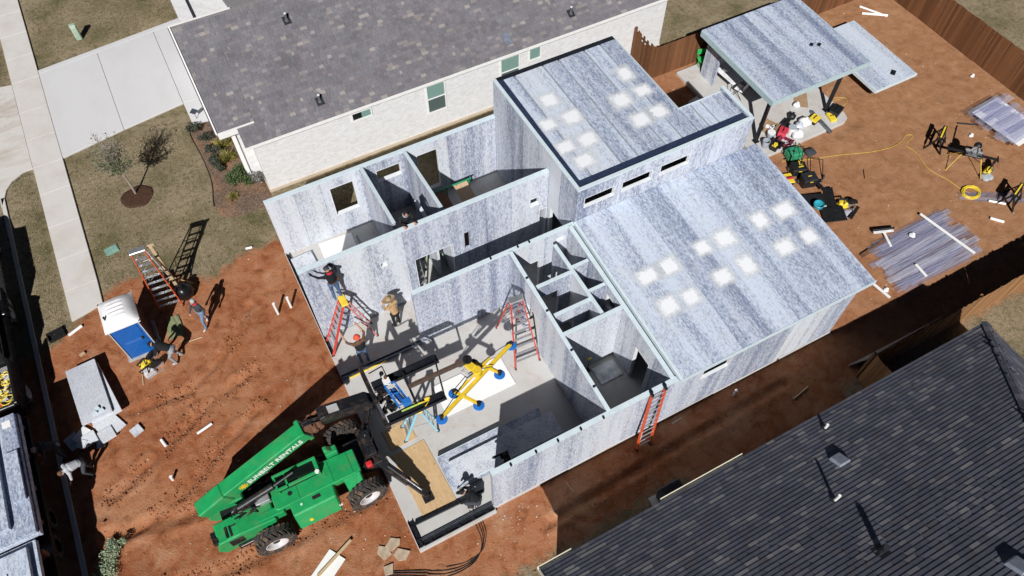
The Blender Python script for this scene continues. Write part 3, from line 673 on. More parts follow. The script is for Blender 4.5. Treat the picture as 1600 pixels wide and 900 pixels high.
# front-right rooms
wall('y',6.76,6.88,.34,6.79,FZ,zlow,ops=[(4.55,5.45,FZ,2.2)],joints=[1.5,2.9,4.2,5.6])
wall('y',9.12,9.26,.34,6.79,FZ,zlow,ops=[(1.35,2.15,FZ,2.3),(3.55,4.1,2.2,2.9)],joints=[1.2,2.4,3.2,4.4,5.6])
wall('x',3.16,3.28,6.89,9.11,FZ,zlow(3.2),joints=[8.0])
wall('y',8.36,8.48,3.29,6.50,FZ,3.28,joints=[4.4,5.5],name="partition",ops=[(5.6,6.4,FZ,2.2)])
wall('x',5.20,5.31,7.02,8.35,FZ,3.27,ops=[(7.02,7.9,FZ,2.55)],joints=[],name="partition",reveal=False)
wall('x',3.96,4.07,7.0,8.35,FZ,3.26,ops=[(7.0,7.8,FZ,2.5)],joints=[],name="partition",reveal=False)
wall('x',5.36,5.45,8.49,9.11,FZ,3.28,ops=[(8.65,9.11,FZ,2.3)],joints=[],name="partition",reveal=False)
wall('x',4.26,4.35,8.49,9.11,FZ,3.27,ops=[(8.6,9.11,FZ,2.4)],joints=[],name="partition",reveal=False)
# roofs: one child per panel
def roof_slab(xs,y0,y1,zfun,th,name="roof"):
    par=None; seam=MB()
    for x in xs[1:-1]: seam.hexa([(x-.03,y0+.02,zfun(y0)-th),(x+.03,y0+.02,zfun(y0)-th),(x+.03,y1-.02,zfun(y1)-th),(x-.03,y1-.02,zfun(y1)-th),(x-.03,y0+.02,zfun(y0)-.025),(x+.03,y0+.02,zfun(y0)-.025),(x+.03,y1-.02,zfun(y1)-.025),(x-.03,y1-.02,zfun(y1)-.025)])
    par=wb(seam,name,M_fillet,hs)
    for a,b in zip(xs[:-1],xs[1:]):
        e=(.034 if name=='roof' and th>.18 else .006); dz=rnd.uniform(-.004,.004)
        MB().hexa([(a+e,y0,zfun(y0)-th),(b-e,y0,zfun(y0)-th),(b-e,y1,zfun(y1)-th),(a+e,y1,zfun(y1)-th),(a+e,y0,zfun(y0)+dz),(b-e,y0,zfun(y0)+dz),(b-e,y1,zfun(y1)+dz),(a+e,y1,zfun(y1)+dz)]).build("roof_panel",M_roofp,par)
    return par
zr_lo=lambda y:3.19+.40*(y-.17)/6.68
lo=roof_slab([9.44,10.62,11.78,12.95,14.08,15.22,16.3,17.36],.12,6.85,zr_lo,.15)
m=MB(); m.hexa([(9.36,.09,zr_lo(.1)-.17),(17.38,.09,zr_lo(.1)-.17),(17.38,.118,zr_lo(.1)-.17),(9.36,.118,zr_lo(.1)-.17),(9.36,.09,zr_lo(.1)+.012),(17.38,.09,zr_lo(.1)+.012),(17.38,.118,zr_lo(.1)+.012),(9.36,.118,zr_lo(.1)+.012)])
m.build("eave_trim",M_cap,lo)
m=MB(); m.hexa([(9.35,.12,zr_lo(.12)-.17),(9.438,.12,zr_lo(.12)-.17),(9.438,6.84,zr_lo(6.84)-.17),(9.35,6.84,zr_lo(6.84)-.17),(9.35,.12,zr_lo(.12)+.01),(9.438,.12,zr_lo(.12)+.01),(9.438,6.84,zr_lo(6.84)+.01),(9.35,6.84,zr_lo(6.84)+.01)])
m.build("edge_trim",M_cap,lo)
zr_hi=lambda y:5.06-.02*(y-7)/6
hi=roof_slab([9.76,10.25,11.47,12.16,13.3,14.02,14.70],7.34,12.95,zr_hi,.2)
hi2=roof_slab([14.705,15.2,15.62,16.62],7.34,8.60,zr_hi,.2)
m=MB(); m.bb(9.56,16.64,6.99,7.335,4.9,5.085); m.bb(9.56,9.755,7.34,12.95,4.9,5.08); m.build("membrane_strip",M_navy,hi)
m=MB(); m.prism([(6.985,5.09),(7.06,5.09),(6.985,5.165)],'x',9.56,16.63); m.build("cant_strip",M_fillet,hi)
m=MB(); m.bb(9.55,14.72,12.955,13.18,4.85,5.03); m.build("back_membrane",simple("black_membrane",(.012,.014,.02),.6),hi)
m=MB(); m.bb(14.72,16.62,8.605,8.63,4.86,5.075); m.bb(14.705,14.725,8.63,12.95,4.86,5.075); m.build("edge_trim",M_cap,hi)
def patch(x,y,zfun,par,sx,sy):
    N=8; vs=[];fs=[];ed=[]
    for i in range(N+1):
        for j in range(N+1):
            u=i/N*2-1; v=j/N*2-1; vs.append((x+u*sx,y+v*sy,zfun(y+v*sy)+.010)); ed.append(1-max(abs(u),abs(v),.76*math.hypot(u,v)))
    for i in range(N):
        for j in range(N): k=i*(N+1)+j; fs.append((k,k+N+1,k+N+2,k+1))
    me=bpy.data.meshes.new("filler_patch"); me.from_pydata(vs,[],fs); me.materials.append(M_patch)
    at=me.attributes.new("edge",'FLOAT','POINT'); at.data.foreach_set("value",np.array(ed,dtype=np.float32)*1.35)
    return inst(me,"filler_patch",par)
for (x,y) in [(10.5,3.8),(11.34,3.8),(12.81,3.9),(13.74,3.87),(15.32,3.93),(16.37,3.89),(12.76,2.62),(13.78,2.62),(15.4,2.62),(16.46,2.59),(10.48,2.52),(11.34,2.46)]:
    patch(x,y,zr_lo,lo,rnd.uniform(.42,.62),rnd.uniform(.42,.60))
for (x,y) in [(10.77,11.2),(11.06,10.06),(10.13,10.14),(11.0,8.85),(10.12,8.91),(10.39,8.04),(13.1,9.97),(14.07,10.02),(13.21,8.8),(13.96,8.83),(13.99,11.1)]:
    patch(x,y,zr_hi,hi,rnd.uniform(.42,.58),rnd.uniform(.42,.58))
# lifting lugs along the wall caps
lug=MB().box((0,0,.02),(.05,.09,.045)).mesh("lifting_lug",M_steel)
for x in (3.35,4.2,4.95,5.75,6.55): winst(lug,"lifting_lug",hs,(x,.2,3.15))
for y in (5.6,4.2,2.6,1.2): winst(lug,"lifting_lug",hs,(6.82,y,zlow(y)),(0,0,R(90)))
for x in (6.1,7.6,7.15): winst(lug,"lifting_lug",hs,(x,6.87,3.5))
# steel bottom tracks
def track(p,q,w=.14,h=.09,mat=None,nm="floor_track",holes=True):
    p=Vector(p); q=Vector(q); a,b,d=basis(q-p); m=MB(); up=Vector((0,0,1)); sd=d.cross(up)
    m.bar(p+up*.012,q+up*.012,w,.012); m.bar(p+sd*(w/2-.006)+up*(h/2+.02),q+sd*(w/2-.006)+up*(h/2+.02),.010,h); m.bar(p-sd*(w/2-.006)+up*(h/2+.02),q-sd*(w/2-.006)+up*(h/2+.02),.010,h)
    L=(q-p).length; k=int(L/.45)
    if holes:
        for i in range(k): c=p+d*(L*(i+.5)/k)+up*.05; m.bar(c-d*.06,c+d*.06,w-.02,.03)
    return wb(m,nm,mat or M_steel,hs)
track((.09,8.72,FZ),(.09,12.95,FZ)); track((.09,7.9,FZ),(.09,8.7,FZ))
track((.02,6.86,FZ),(3.12,6.86,FZ),.15,.07,M_galv,holes=False)
track((.10,.10,FZ),(.10,1.02,FZ),.16,.07); track((.2,.16,FZ),(2.7,.16,FZ),.15,.06); track((.2,.32,FZ),(2.7,.32,FZ),.06,.05,M_galv,holes=False)
wb(MB().bar((.22,.86,FZ+.07),(2.65,.80,FZ+.07),.09,.12),"steel_beam",M_steel,hs)
# ---------------------------------------------------------------- patio roof behind
pt=wthing("patio_cover","flat mottled patio roof on steel posts behind the house","patio cover",(20.2,8.9,0))
wb(MB().prism([(19.75,8.25),(24.55,8.25),(24.85,8.4),(24.95,8.7),(24.95,14.5),(19.75,14.5)],'z',-.15,.10),"patio_slab",M_slab,pt,bevel=.015)
zp=lambda y:2.72+.012*(y-8.9)
X0,X1,Y0,Y1=20.12,25.30,8.92,13.9
par=wb(MB().bb(X0-.03,X1+.03,Y0-.03,Y0,zp(Y0)-.24,zp(Y0)+.012).bb(X0-.03,X0,Y0+.001,Y1,zp(Y0)-.24,zp(Y0)+.03).bb(X1,X1+.03,Y0+.001,Y1,zp(Y0)-.24,zp(Y0)+.03),"roof_trim",simple("teal_grey_trim",(.43,.56,.59),.45,var=.08),pt)
xs=[X0,21.2,22.35,23.1,24.2,X1]
for a,b in zip(xs[:-1],xs[1:]):
    MB().hexa([(a+.006,Y0,zp(Y0)-.2),(b-.006,Y0,zp(Y0)-.2),(b-.006,Y1,zp(Y1)-.2),(a+.006,Y1,zp(Y1)-.2),(a+.006,Y0,zp(Y0)),(b-.006,Y0,zp(Y0)),(b-.006,Y1,zp(Y1)),(a+.006,Y1,zp(Y1))]).build("roof_panel",M_roofp,par)
for (x,y) in ((20.30,9.2),(24.3,9.25),(24.9,13.6)):
    p_=wb(MB().bb(x-.065,x+.065,y-.065,y+.065,.1,2.52).bb(x-.13,x+.13,y-.13,y+.13,.1,.115),"post",M_steel,pt)
wb(MB().bb(20.66,20.78,12.95,13.74,.1,2.5),"end_wall",M_wallX,pt); wb(MB().bb(20.66,25.2,13.75,13.87,.1,2.5),"end_wall",M_wallX,pt)
for (x,y) in ((23.75,10.9),(24.05,10.75)): wb(MB().box((x,y,zp(y)+.03),(.16,.13,.06),rz=.5),"bracket",M_steel,pt)
# spare roof panel on cribbing
sp_=wthing("spare_roof_panel","mottled spare roof panel resting on dark cribbing beyond the patio roof","panel",(26.6,8.8,0))
SX0,SX1,SY0,SY1,SZ0=26.50,28.95,8.72,12.95,.58
for a,b in ((SX0,27.66),(27.67,SX1)): wb(MB().bb(a,b,SY0,SY1,SZ0,SZ0+.15),"panel",M_roofp,sp_,bevel=.004)
wb(MB().bb(SX0-.01,SX1+.01,SY0-.03,SY0-.002,SZ0,SZ0+.155).bb(SX0-.03,SX0-.002,SY0,SY1,SZ0,SZ0+.155),"edge_trim",M_cap,sp_)
for y in (9.2,11.0,12.8): wb(MB().bb(SX0+.35,SX1-.3,y-.06,y+.06,0,SZ0),"cribbing",simple("dark_crib",(.03,.025,.022),.8),sp_)
wb(MB().box((28.0,9.25,SZ0+.17),(.3,.2,.05),rz=.6),"tool_scrap",M_steel,sp_)
# ---------------------------------------------------------------- telehandler (faces +x, parts in world metres)
DUST=(.30,.17,.10)
M_green=simple("rental_green",(.014,.300,.092),.36,var=.12,scale=3,spec=.5,dirt=((.16,.20,.09),.5))
M_black=simple("machine_black",(.012,.013,.016),.42,var=.3,dirt=(DUST,.25)); M_rubber=simple("tyre_rubber",(.045,.042,.040),.85,var=.3,dirt=(DUST,.75),scale=9)
M_rim=simple("rim_grey",(.52,.52,.53),.45,var=.12,dirt=(DUST,.4)); M_chrome=simple("chrome_rod",(.6,.6,.62),.2,.9); M_red=simple("red_paint",(.62,.03,.035),.4); M_rust=simple("rusty_steel",(.16,.075,.045),.7,var=.35)
M_yellow=simple("yellow_paint",(.72,.50,.03),.42,var=.1); M_blue=simple("blue_paint",(.02,.16,.52),.4,var=.12); M_glass=mat_glass("cab_glass",(.006,.008,.009))
M_lift=simple("bright_steel",(.55,.56,.58),.35,.6)
th=wthing("telehandler","green telescopic handler with raised boom parked at the slab edge","telehandler",(-2.3,3.45,0))
def yprism(poly,y0,y1): return MB().prism(poly[::-1],'y',y0,y1)
fr=yprism([(-5.0,.72),(-4.2,.55),(-.4,.55),(.0,.7),(.0,1.0),(-.6,1.12),(-4.3,1.15),(-5.0,1.3)],3.02,4.05); wb(fr,"chassis",M_black,th,bevel=.02)
# rear hull with vents
hull=yprism([(-5.42,.95),(-5.25,.62),(-4.35,.62),(-4.2,.9),(-3.5,1.15),(-3.5,1.42),(-4.6,1.55),(-5.25,1.5)],2.62,3.30); hu=wb(hull,"rear_hull",M_green,th,bevel=.035)
wb(yprism([(-5.42,.95),(-5.25,.62),(-4.4,.62),(-4.2,.9),(-4.2,1.5),(-5.25,1.55)],3.70,4.35),"rear_hull",M_green,th,bevel=.035)
for i in range(5): MB().box((-4.78+.0*i,2.611,.98+.09*i),(.42,.02,.05)).build("vent_slat",M_black,hu)
for i in range(5): MB().box((-4.95+.13*i,2.86,1.548-.012*i),(.07,.34,.03)).build("vent_slat",M_black,hu)
MB().bb(-4.86,-4.22,2.55,2.615,.60,.86).build("bumper",M_black,hu,bevel=.01); MB().bb(-4.8,-4.3,2.545,2.548,.76,.79).build("reflector",M_white,hu)
wb(MB().bb(-5.40,-5.22,2.70,2.86,1.30,1.50).bb(-5.44,-5.28,2.95,3.15,1.1,1.35),"tail_lamp",M_black,th)
# side beam and engine cover
wb(yprism([(-4.4,1.05),(-3.2,1.05),(-3.2,1.42),(-4.4,1.52)],2.72,2.98),"side_beam",M_green,th,bevel=.02)
cov=MB().prism([(-3.42,2.85),(-3.30,2.80),(-.78,2.80),(-.62,2.86),(-.62,3.62),(-3.1,3.72),(-3.42,3.60)],'z',1.18,1.50); cv=wb(cov,"engine_cover",M_green,th,bevel=.03)
pod=MB().hexa([(-3.0,2.18,.72),(-1.62,2.18,.72),(-1.55,2.84,.72),(-3.0,2.84,.72),(-3.0,2.42,1.44),(-1.62,2.42,1.44),(-1.58,2.84,1.49),(-3.0,2.84,1.49)]); pd=wb(pod,"engine_pod",M_green,th,bevel=.04)
for (x,y,r_) in ((-2.86,3.14,.075),(-1.98,3.30,.055)): MB().cyl((x,y,1.49),(x,y,1.506),r_,n=16).build("filler_hole",M_black,cv)
MB().bb(-2.30,-2.04,2.62,2.76,1.40,1.478).build("latch_recess",M_black,pd); MB().cyl((-2.66,2.66,1.45),(-2.66,2.66,1.478),.035,n=10).build("cap",M_white,pd)
for x in (-2.62,-1.5,-.86): MB().bb(x-.006,x+.006,2.86,3.60,1.498,1.506).build("panel_seam",simple("green_seam",(.004,.09,.03),.5),cv)
MB().bb(-2.1,-1.66,3.12,3.48,1.5,1.512).build("hatch",M_green,cv,bevel=.008)
wb(MB().hexa([(-1.2,2.35,.75),(-.7,2.35,.85),(-.62,2.9,.85),(-1.2,2.9,.75),(-1.25,2.80,1.4),(-.7,2.80,1.4),(-.66,2.88,1.4),(-1.25,2.88,1.4)]),"front_fairing",M_green,th,bevel=.02)
# logo strip on pod
def text_mesh(s,size,depth=.004):
    c=bpy.data.curves.new("lettering",'FONT'); c.body=s; c.size=size; c.extrude=depth; c.align_x='LEFT'; c.offset=.006
    o=bpy.data.objects.new("lettering",c); COL.objects.link(o); dg=bpy.context.evaluated_depsgraph_get(); me=bpy.data.meshes.new_from_object(o.evaluated_get(dg)); bpy.data.objects.remove(o); return me
def place_text(s,size,mat,par,org,ux,uy,name="lettering",slant=0.0,sx=1.0):
    me=text_mesh(s,size); me.materials.clear(); me.materials.append(mat); ux=Vector(ux).normalized(); uy=Vector(uy).normalized(); n=ux.cross(uy)
    M=Matrix((ux,uy,n)).transposed().to_4x4()
    for v in me.vertices: v.co=Vector(org)+ux*((v.co.x+slant*v.co.y)*sx)+uy*v.co.y+n*v.co.z
    o=bpy.data.objects.new(name,me); link(o,par); return o
place_text("SUNBELT RENTALS",.10,M_white,pd,(-2.45,2.255,.93),(1,0,0),(0,.24,.72),sx=1.05)
MB().cyl((-2.58,2.27,.97),(-2.58,2.245,.98),.06,n=12).build("sun_emblem",M_yellow,pd)
# cab frame and windows beside the boom
cabf=MB()
for (x0,x1) in ((-2.75,-2.67),(-1.42,-1.34)): cabf.bb(x0,x1,3.25,3.33,1.45,2.0); cabf.bb(x0,x1,3.72,3.80,1.45,2.05)
cabf.bb(-2.75,-1.34,3.25,3.34,1.97,2.05); cabf.bb(-2.75,-1.34,3.72,3.80,2.0,2.08); cabf.bb(-2.75,-2.67,3.25,3.8,1.97,2.06); cabf.bb(-1.46,-1.34,3.25,3.8,1.97,2.06); cabf.bb(-2.42,-2.35,3.25,3.8,1.97,2.05); cabf.bb(-2.75,-1.3,3.22,3.82,1.40,1.52)
cabf.v=[(x-.42,y,z-.10-(.16 if z>1.6 else 0)) for x,y,z in cabf.v]
cab=wb(cabf,"cab",M_green,th,bevel=.012)
MB().bb(-3.12,-1.82,3.30,3.76,1.42,1.74).build("cab_glass",M_glass,cab); MB().cyl((-1.85,3.28,1.77),(-1.85,3.28,1.83),.07,n=12).build("beacon",M_white,cab)
wb(MB().bb(-1.45,-1.05,3.66,3.92,1.2,1.72).hexa([(-1.45,3.70,1.72),(-1.2,3.70,1.72),(-1.2,3.92,1.72),(-1.45,3.92,1.72),(-1.45,3.74,1.92),(-1.34,3.74,1.92),(-1.34,3.92,1.92),(-1.45,3.92,1.92)]),"front_guard",M_green,th,bevel=.03)
# hoses and valves behind
hz=MB()
for i in range(16):
    a=Vector((rnd.uniform(-5.0,-4.2),rnd.uniform(2.95,3.5),1.35)); b=a+Vector((rnd.uniform(.3,.9),rnd.uniform(-.1,.25),rnd.uniform(-.1,.2))); mid=(a+b)/2+Vector((0,rnd.uniform(-.1,.1),.22))
    hz.tube([a,a.lerp(mid,.6)+Vector((0,0,.06)),mid,b.lerp(mid,.5)+Vector((0,0,.05)),b],.018,5)
wb(hz,"hydraulic_hoses",M_black,th,smooth=True)
wb(MB().cyl((-4.6,3.42,1.5),(-3.2,3.45,1.85),.11,n=14).cyl((-3.2,3.45,1.85),(-2.5,3.5,2.05),.05,n=10),"lift_cylinder",M_black,th,smooth=True)
wb(MB().bb(-3.9,-3.45,3.2,3.5,1.15,1.62),"valve_block",M_lift,th,bevel=.02); wb(MB().bb(-4.9,-4.3,3.0,3.25,1.3,1.45).bb(-4.5,-4.1,3.3,3.5,1.3,1.5),"valve_block",M_chrome,th,bevel=.01)
# boom
A=Vector((-5.42,3.80,1.72)); B=Vector((-1.62,4.10,3.18)); bd=(B-A).normalized(); bs=bd.cross(Vector((0,0,1))).normalized(); bu=bs.cross(bd)
def boomsec(a,b,w,h,w2=None,h2=None,taper=None):
    w2=w2 or w; h2=h2 or h
    vs=[]
    for e,ww,hh in ((a,w,h),(b,w2,h2)):
        for (i,j) in ((-1,-1),(1,-1),(1,1),(-1,1)): vs.append(e+bs*(i*ww/2)+bu*(j*hh/2))
    return MB().add(vs,[(0,1,2,3),(7,6,5,4),(0,4,5,1),(1,5,6,2),(2,6,7,3),(3,7,4,0)])
bm=wb(boomsec(A+bd*1.0,B,.46,.54),"boom",M_green,th,bevel=.03)
q0=A; rear=MB(); vs=[]
for e,w,h0,h1 in ((A,.50,-.30,.22),(A+bd*1.0,.50,-.36,.272)):
    for (i,j) in ((-1,h0),(1,h0),(1,h1),(-1,h1)): vs.append(e+bs*(i*w/2)+bu*j)
rear.add(vs,[(0,1,2,3),(7,6,5,4),(0,4,5,1),(1,5,6,2),(2,6,7,3),(3,7,4,0)]); rear.build("boom_rear",M_green,bm,bevel=.04)
MB().add([Vector(v)+bu*.004 for v in boomsec(B-bd*.12,B+bd*.02,.56,.62).v],[(0,1,2,3),(7,6,5,4),(0,4,5,1),(1,5,6,2),(2,6,7,3),(3,7,4,0)]).build("boom_collar",M_green,bm,bevel=.015)
org=A+bd*1.72+bs*.236-bu*.13
place_text("SUNBELT RENTALS",.285,M_white,bm,org,bd,bu,slant=.18,sx=.86)
c_=A+bd*1.55+bs*.236-bu*.04; sunm=MB().cyl(c_-bs*.008,c_+bs*.008,.085,n=14)
for i in range(10):
    t_=2*math.pi*i/10; sunm.cyl(c_+bd*(.12*math.cos(t_))+bu*(.12*math.sin(t_))-bs*.008,c_+bd*(.12*math.cos(t_))+bu*(.12*math.sin(t_))+bs*.006,.024,n=6)
sunm.build("sun_emblem",M_yellow,bm)
# boom head, gooseneck, quick coupler
hd=MB(); hd.add(boomsec(B,B+bd*.30,.36,.42,.30,.36).v,[(0,1,2,3),(7,6,5,4),(0,4,5,1),(1,5,6,2),(2,6,7,3),(3,7,4,0)])
hd.cyl(B+bd*.28+bs*.30,B+bd*.28-bs*.30,.09,n=12).cyl(B+bd*.42+bs*.24-bu*.1,B+bd*.42-bs*.24-bu*.1,.12,n=12); wb(hd,"boom_head",M_rust,th,bevel=.01)
hh=MB()
for i in range(7):
    a=B+bd*.05+bs*rnd.uniform(-.2,.2)+bu*.25; b=B+bd*.7+bs*rnd.uniform(-.15,.15)+bu*rnd.uniform(-.2,.0); hh.tube([a,a.lerp(b,.3)+bu*.1,a.lerp(b,.7)+bu*.06,b],.022,5)
wb(hh,"head_hoses",M_black,th,smooth=True)
G=[(-1.12,3.52),(-.95,3.58),(.42,3.24),(.55,3.0),(.50,2.72),(.25,2.75),(-.55,3.0),(-1.05,3.08)]
gn=wb(MB().prism(G[::-1],'y',4.00,4.42),"gooseneck",M_black,th,bevel=.03)
MB().hexa([(-.80,4.06,3.547),(-.48,4.06,3.465),(-.48,4.32,3.465),(-.80,4.32,3.547),(-.80,4.06,3.553),(-.48,4.06,3.471),(-.48,4.32,3.471),(-.80,4.32,3.553)]).build("decal",M_rim,gn)
# carriage: tall cross frame
cg=MB(); X=.62
cg.bar((X,5.35,3.05),(X,3.15,3.05),.13,.16); cg.bar((X,5.30,2.45),(X,3.2,2.45),.10,.12); cg.bar((X,5.30,3.05),(X,5.30,2.45),.10,.10); cg.bar((X,3.2,3.05),(X,3.2,2.45),.10,.10); cg.bar((X-.02,4.45,3.1),(X-.02,4.45,2.4),.12,.1); cg.bar((X-.02,3.95,3.1),(X-.02,3.95,2.4),.12,.1)
car=wb(cg,"carriage",M_black,th,bevel=.01)
MB().cyl((X+.02,3.85,3.16),(X+.02,3.35,3.16),.05,n=10).build("tilt_rod",M_chrome,car,smooth=True); MB().bb(X-.08,X+.10,3.02,3.16,2.85,3.10).build("end_bracket",M_black,car,bevel=.02)
clt=MB()
for i in range(14): p=Vector((X+rnd.uniform(.08,.5),rnd.uniform(3.6,4.5),rnd.uniform(2.65,3.05))); clt.box(p,(rnd.uniform(.08,.22),rnd.uniform(.08,.2),rnd.uniform(.08,.2)),rz=rnd.random())
for i in range(8): p=Vector((X+.1,rnd.uniform(3.5,4.6),2.95)); q=Vector((X+.6,rnd.uniform(3.5,4.6),2.9)); clt.tube([p,p.lerp(q,.4)+Vector((0,0,.15)),q],.018,5)
clt.build("coupler_gear",M_black,car)
# front axle, outriggers
wb(MB().bar((-.75,2.5,.62),(-.75,4.4,.62),.22,.24).bar((-3.78,2.5,.62),(-3.78,4.4,.62),.22,.24).ell((-.75,3.45,.62),(.25,.28,.25)).ell((-3.78,3.45,.62),(.25,.28,.25)),"axles",M_black,th)
nose=wb(MB().bb(-.35,.15,2.95,4.35,.55,1.05).bb(-.25,.05,3.2,4.1,1.05,1.3),"outrigger_frame",M_black,th,bevel=.03)
gl=MB()
for i in range(10): p=Vector((rnd.uniform(-.3,.1),rnd.uniform(3.0,4.3),1.08)); q=Vector((rnd.uniform(-.5,.2),rnd.uniform(3.0,4.3),1.2)); gl.tube([p,p.lerp(q,.5)+Vector((0,0,.18)),q],.02,5)
gl.build("hose_bundle",M_black,nose)
wb(MB().bb(-.42,-.22,2.93,3.12,1.0,1.2),"work_lamp",M_red,th,bevel=.03)
for (a,b) in (((-.05,3.15,.88),(.92,1.50,.42)),((-.05,4.2,.88),(.55,5.35,.40))):
    a=Vector(a);b=Vector(b); leg=wb(MB().bar(a,a.lerp(b,.66),.26,.26),"outrigger_leg",M_black,th,bevel=.02)
    MB().bar(a.lerp(b,.55),b,.18,.18).build("inner_leg",M_black,leg,bevel=.015); up=Vector((0,0,.2)); MB().cyl(a.lerp(b,.25)+up,a.lerp(b,.62)+up,.075,n=12).build("leg_cylinder",M_black,leg,smooth=True); MB().cyl(a.lerp(b,.6)+up,a.lerp(b,.93)+up*.9,.028,n=10).build("cylinder_rod",M_chrome,leg,smooth=True)
    f=b+(b-a).normalized()*.06; MB().bb(f.x-.17,f.x+.17,f.y-.15,f.y+.15,.145,.19).bar((f.x,f.y,.19),b,.12,.12).build("foot_pad",M_black,leg,bevel=.01)
# wheels
def wheel_mesh():
    r,w=.61,.40; t=MB()
    prof=[(.34,-w/2+.02),(.50,-w/2),(.57,-w/2+.05),(.585,-.08),(.585,.08),(.57,w/2-.05),(.50,w/2),(.34,w/2-.02)]
    t.lathe(prof,n=36); del t.f[-2:]; del t.m[-2:]; del t.c[-2:]
    for i in range(22):
        for s in (-1,1):
            a=2*math.pi*(i+(0.5 if s>0 else 0))/22; M=Matrix.Rotation(a,3,'Z')@Matrix.Rotation(s*.55,3,'X')
            t.box(M@Vector((.595,0,0))+Matrix.Rotation(a,3,'Z')@Vector((0,0,s*.10)),(.055,.075,.24),M=M)
            t.box(Matrix.Rotation(a,3,'Z')@Vector((.545,.02,s*.185)),(.10,.085,.035),M=Matrix.Rotation(a,3,'Z'))
    rim=MB().lathe([(.06,-.02),(.20,-.02),(.26,.03),(.30,.12),(.345,.17),(.36,.175),(.35,.19),(.33,.185),(.28,.13),(.24,.045),(.19,.0),(.06,.0)],n=32)
    hub=MB().cyl((0,0,-.05),(0,0,.10),.13,.11,n=16)
    for i in range(8): a=2*math.pi*i/8; hub.cyl((.165*math.cos(a),.165*math.sin(a),0),(.165*math.cos(a),.165*math.sin(a),.03),.018,n=6)
    return t.mesh("tyre",M_rubber),rim.mesh("rim",M_rim),hub.mesh("hub",M_black)
ty,ri,hb=wheel_mesh()
for m_ in (ri,): m_.polygons.foreach_set("use_smooth",[True]*len(m_.polygons))
for (x,y,s,st) in ((-3.82,2.33,1,0),(-.74,2.33,1,.10),(-3.82,4.58,-1,0),(-.74,4.58,-1,.10)):
    wo=inst(ty,"wheel",th,Vector((x,y,.61+.01))-WROOT[th.name],(R(90)*s,0,st)); 
    r_=inst(ri,"rim",wo); inst(hb,"hub",wo)
# ---------------------------------------------------------------- lifting frame and suction lifter carried by the handler
lf=wthing("pallet_fork_frame","black steel fork frame with blue pump hung on the green handler","fork frame",(.72,3.8,3.0))
zf_=3.0; m=MB()
for y in (4.50,3.22): m.bar((.72,y,zf_+.03),(2.95 if y>4 else 2.62,y-.02,zf_+.03),.30,.05); m.bar((.72,y+.13,zf_+.09),(2.9 if y>4 else 2.58,y+.11,zf_+.09),.03,.10); m.bar((.72,y-.13,zf_+.09),(2.9 if y>4 else 2.58,y-.15,zf_+.09),.03,.10)
m.bar((2.88,4.6,zf_+.1),(2.58,3.15,zf_+.1),.05,.06); m.bar((1.75,4.5,zf_+.12),(1.70,3.3,zf_+.12),.07,.08); m.bar((.78,4.95,zf_+.15),(1.25,5.0,zf_+.15),.03,.03); m.bar((1.25,5.0,zf_+.15),(1.25,4.6,zf_+.15),.03,.03)
wb(m,"fork_frame",M_steel,lf)
jb=MB().bar((1.72,3.92,zf_+.20),(3.85,3.86,zf_+.28),.12,.14); wb(jb,"jib_beam",simple("brown_beam",(.085,.055,.042),.6,var=.3),lf,bevel=.008)
pm=MB(); 
for (a,b) in (((1.05,4.30),(1.18,3.42)),((1.38,4.22),(1.52,3.42))): pm.bar((*a,zf_+.32),(*b,zf_+.32),.035,.035); pm.bar((*a,zf_+.08),(*b,zf_+.08),.03,.03)
for t_ in (0,.5,1): pm.bar((1.05+.13*t_,4.30-.88*t_,zf_+.32),(1.38+.14*t_,4.22-.8*t_,zf_+.32),.035,.035)
pm.bb(1.32,1.58,3.36,3.54,zf_+.12,zf_+.36); pump=wb(pm,"pump_frame",M_blue,lf)
MB().cyl((1.24,4.1,zf_+.12),(1.36,3.6,zf_+.12),.10,n=12).build("pump_body",simple("blue_dark",(.015,.08,.28),.4),pump); MB().cyl((1.15,4.5,zf_+.1),(1.15,4.5,zf_+.42),.07,n=12).bb(1.05,1.27,4.25,4.42,zf_+.2,zf_+.42).build("filter_housing",M_white,pump); MB().cyl((1.12,4.60,zf_+.3),(1.12,4.60,zf_+.5),.07,n=10).build("gauge",M_black,pump); MB().cyl((1.17,4.42,zf_+.42),(1.17,4.42,zf_+.52),.05,n=10).build("cap",M_rust,pump)
sp2=MB(); sp2.tube([(1.75,3.3,zf_+.12),(2.1,3.22,zf_+.16),(1.9,3.1,zf_+.12)],.02); sp2.ell((2.06,3.3,zf_+.16),(.10,.06,.07)); wb(sp2,"ratchet_strap",M_yellow,lf)
wb(MB().bar((1.2,3.30,zf_+.11),(2.0,3.27,zf_+.11),.05,.012),"strap_webbing",simple("lime_strap",(.45,.62,.10),.6),lf)
vl=wthing("suction_lifter","yellow vacuum lifting frame with six blue suction cups","vacuum lifter",(3.7,3.2,3.25))
ZC=3.3
cups=[(797,537),(690,652),(747,630),(780,580),(707,610)]
E1=Vector((2.17,2.46,ZC)); E2=Vector((5.22,3.72,ZC)); d=(E2-E1).normalized(); sdv=Vector((d.y,-d.x,0))
m=MB(); m.bar(E1,E2,.11,.12); c1=E1.lerp(E2,.30); c2=E1.lerp(E2,.74)
a1=Vector((2.87,3.06,ZC)); b1=Vector((3.37,2.34,ZC)); a2=Vector((3.86,3.70,ZC)); b2=Vector((4.42,2.98,ZC))

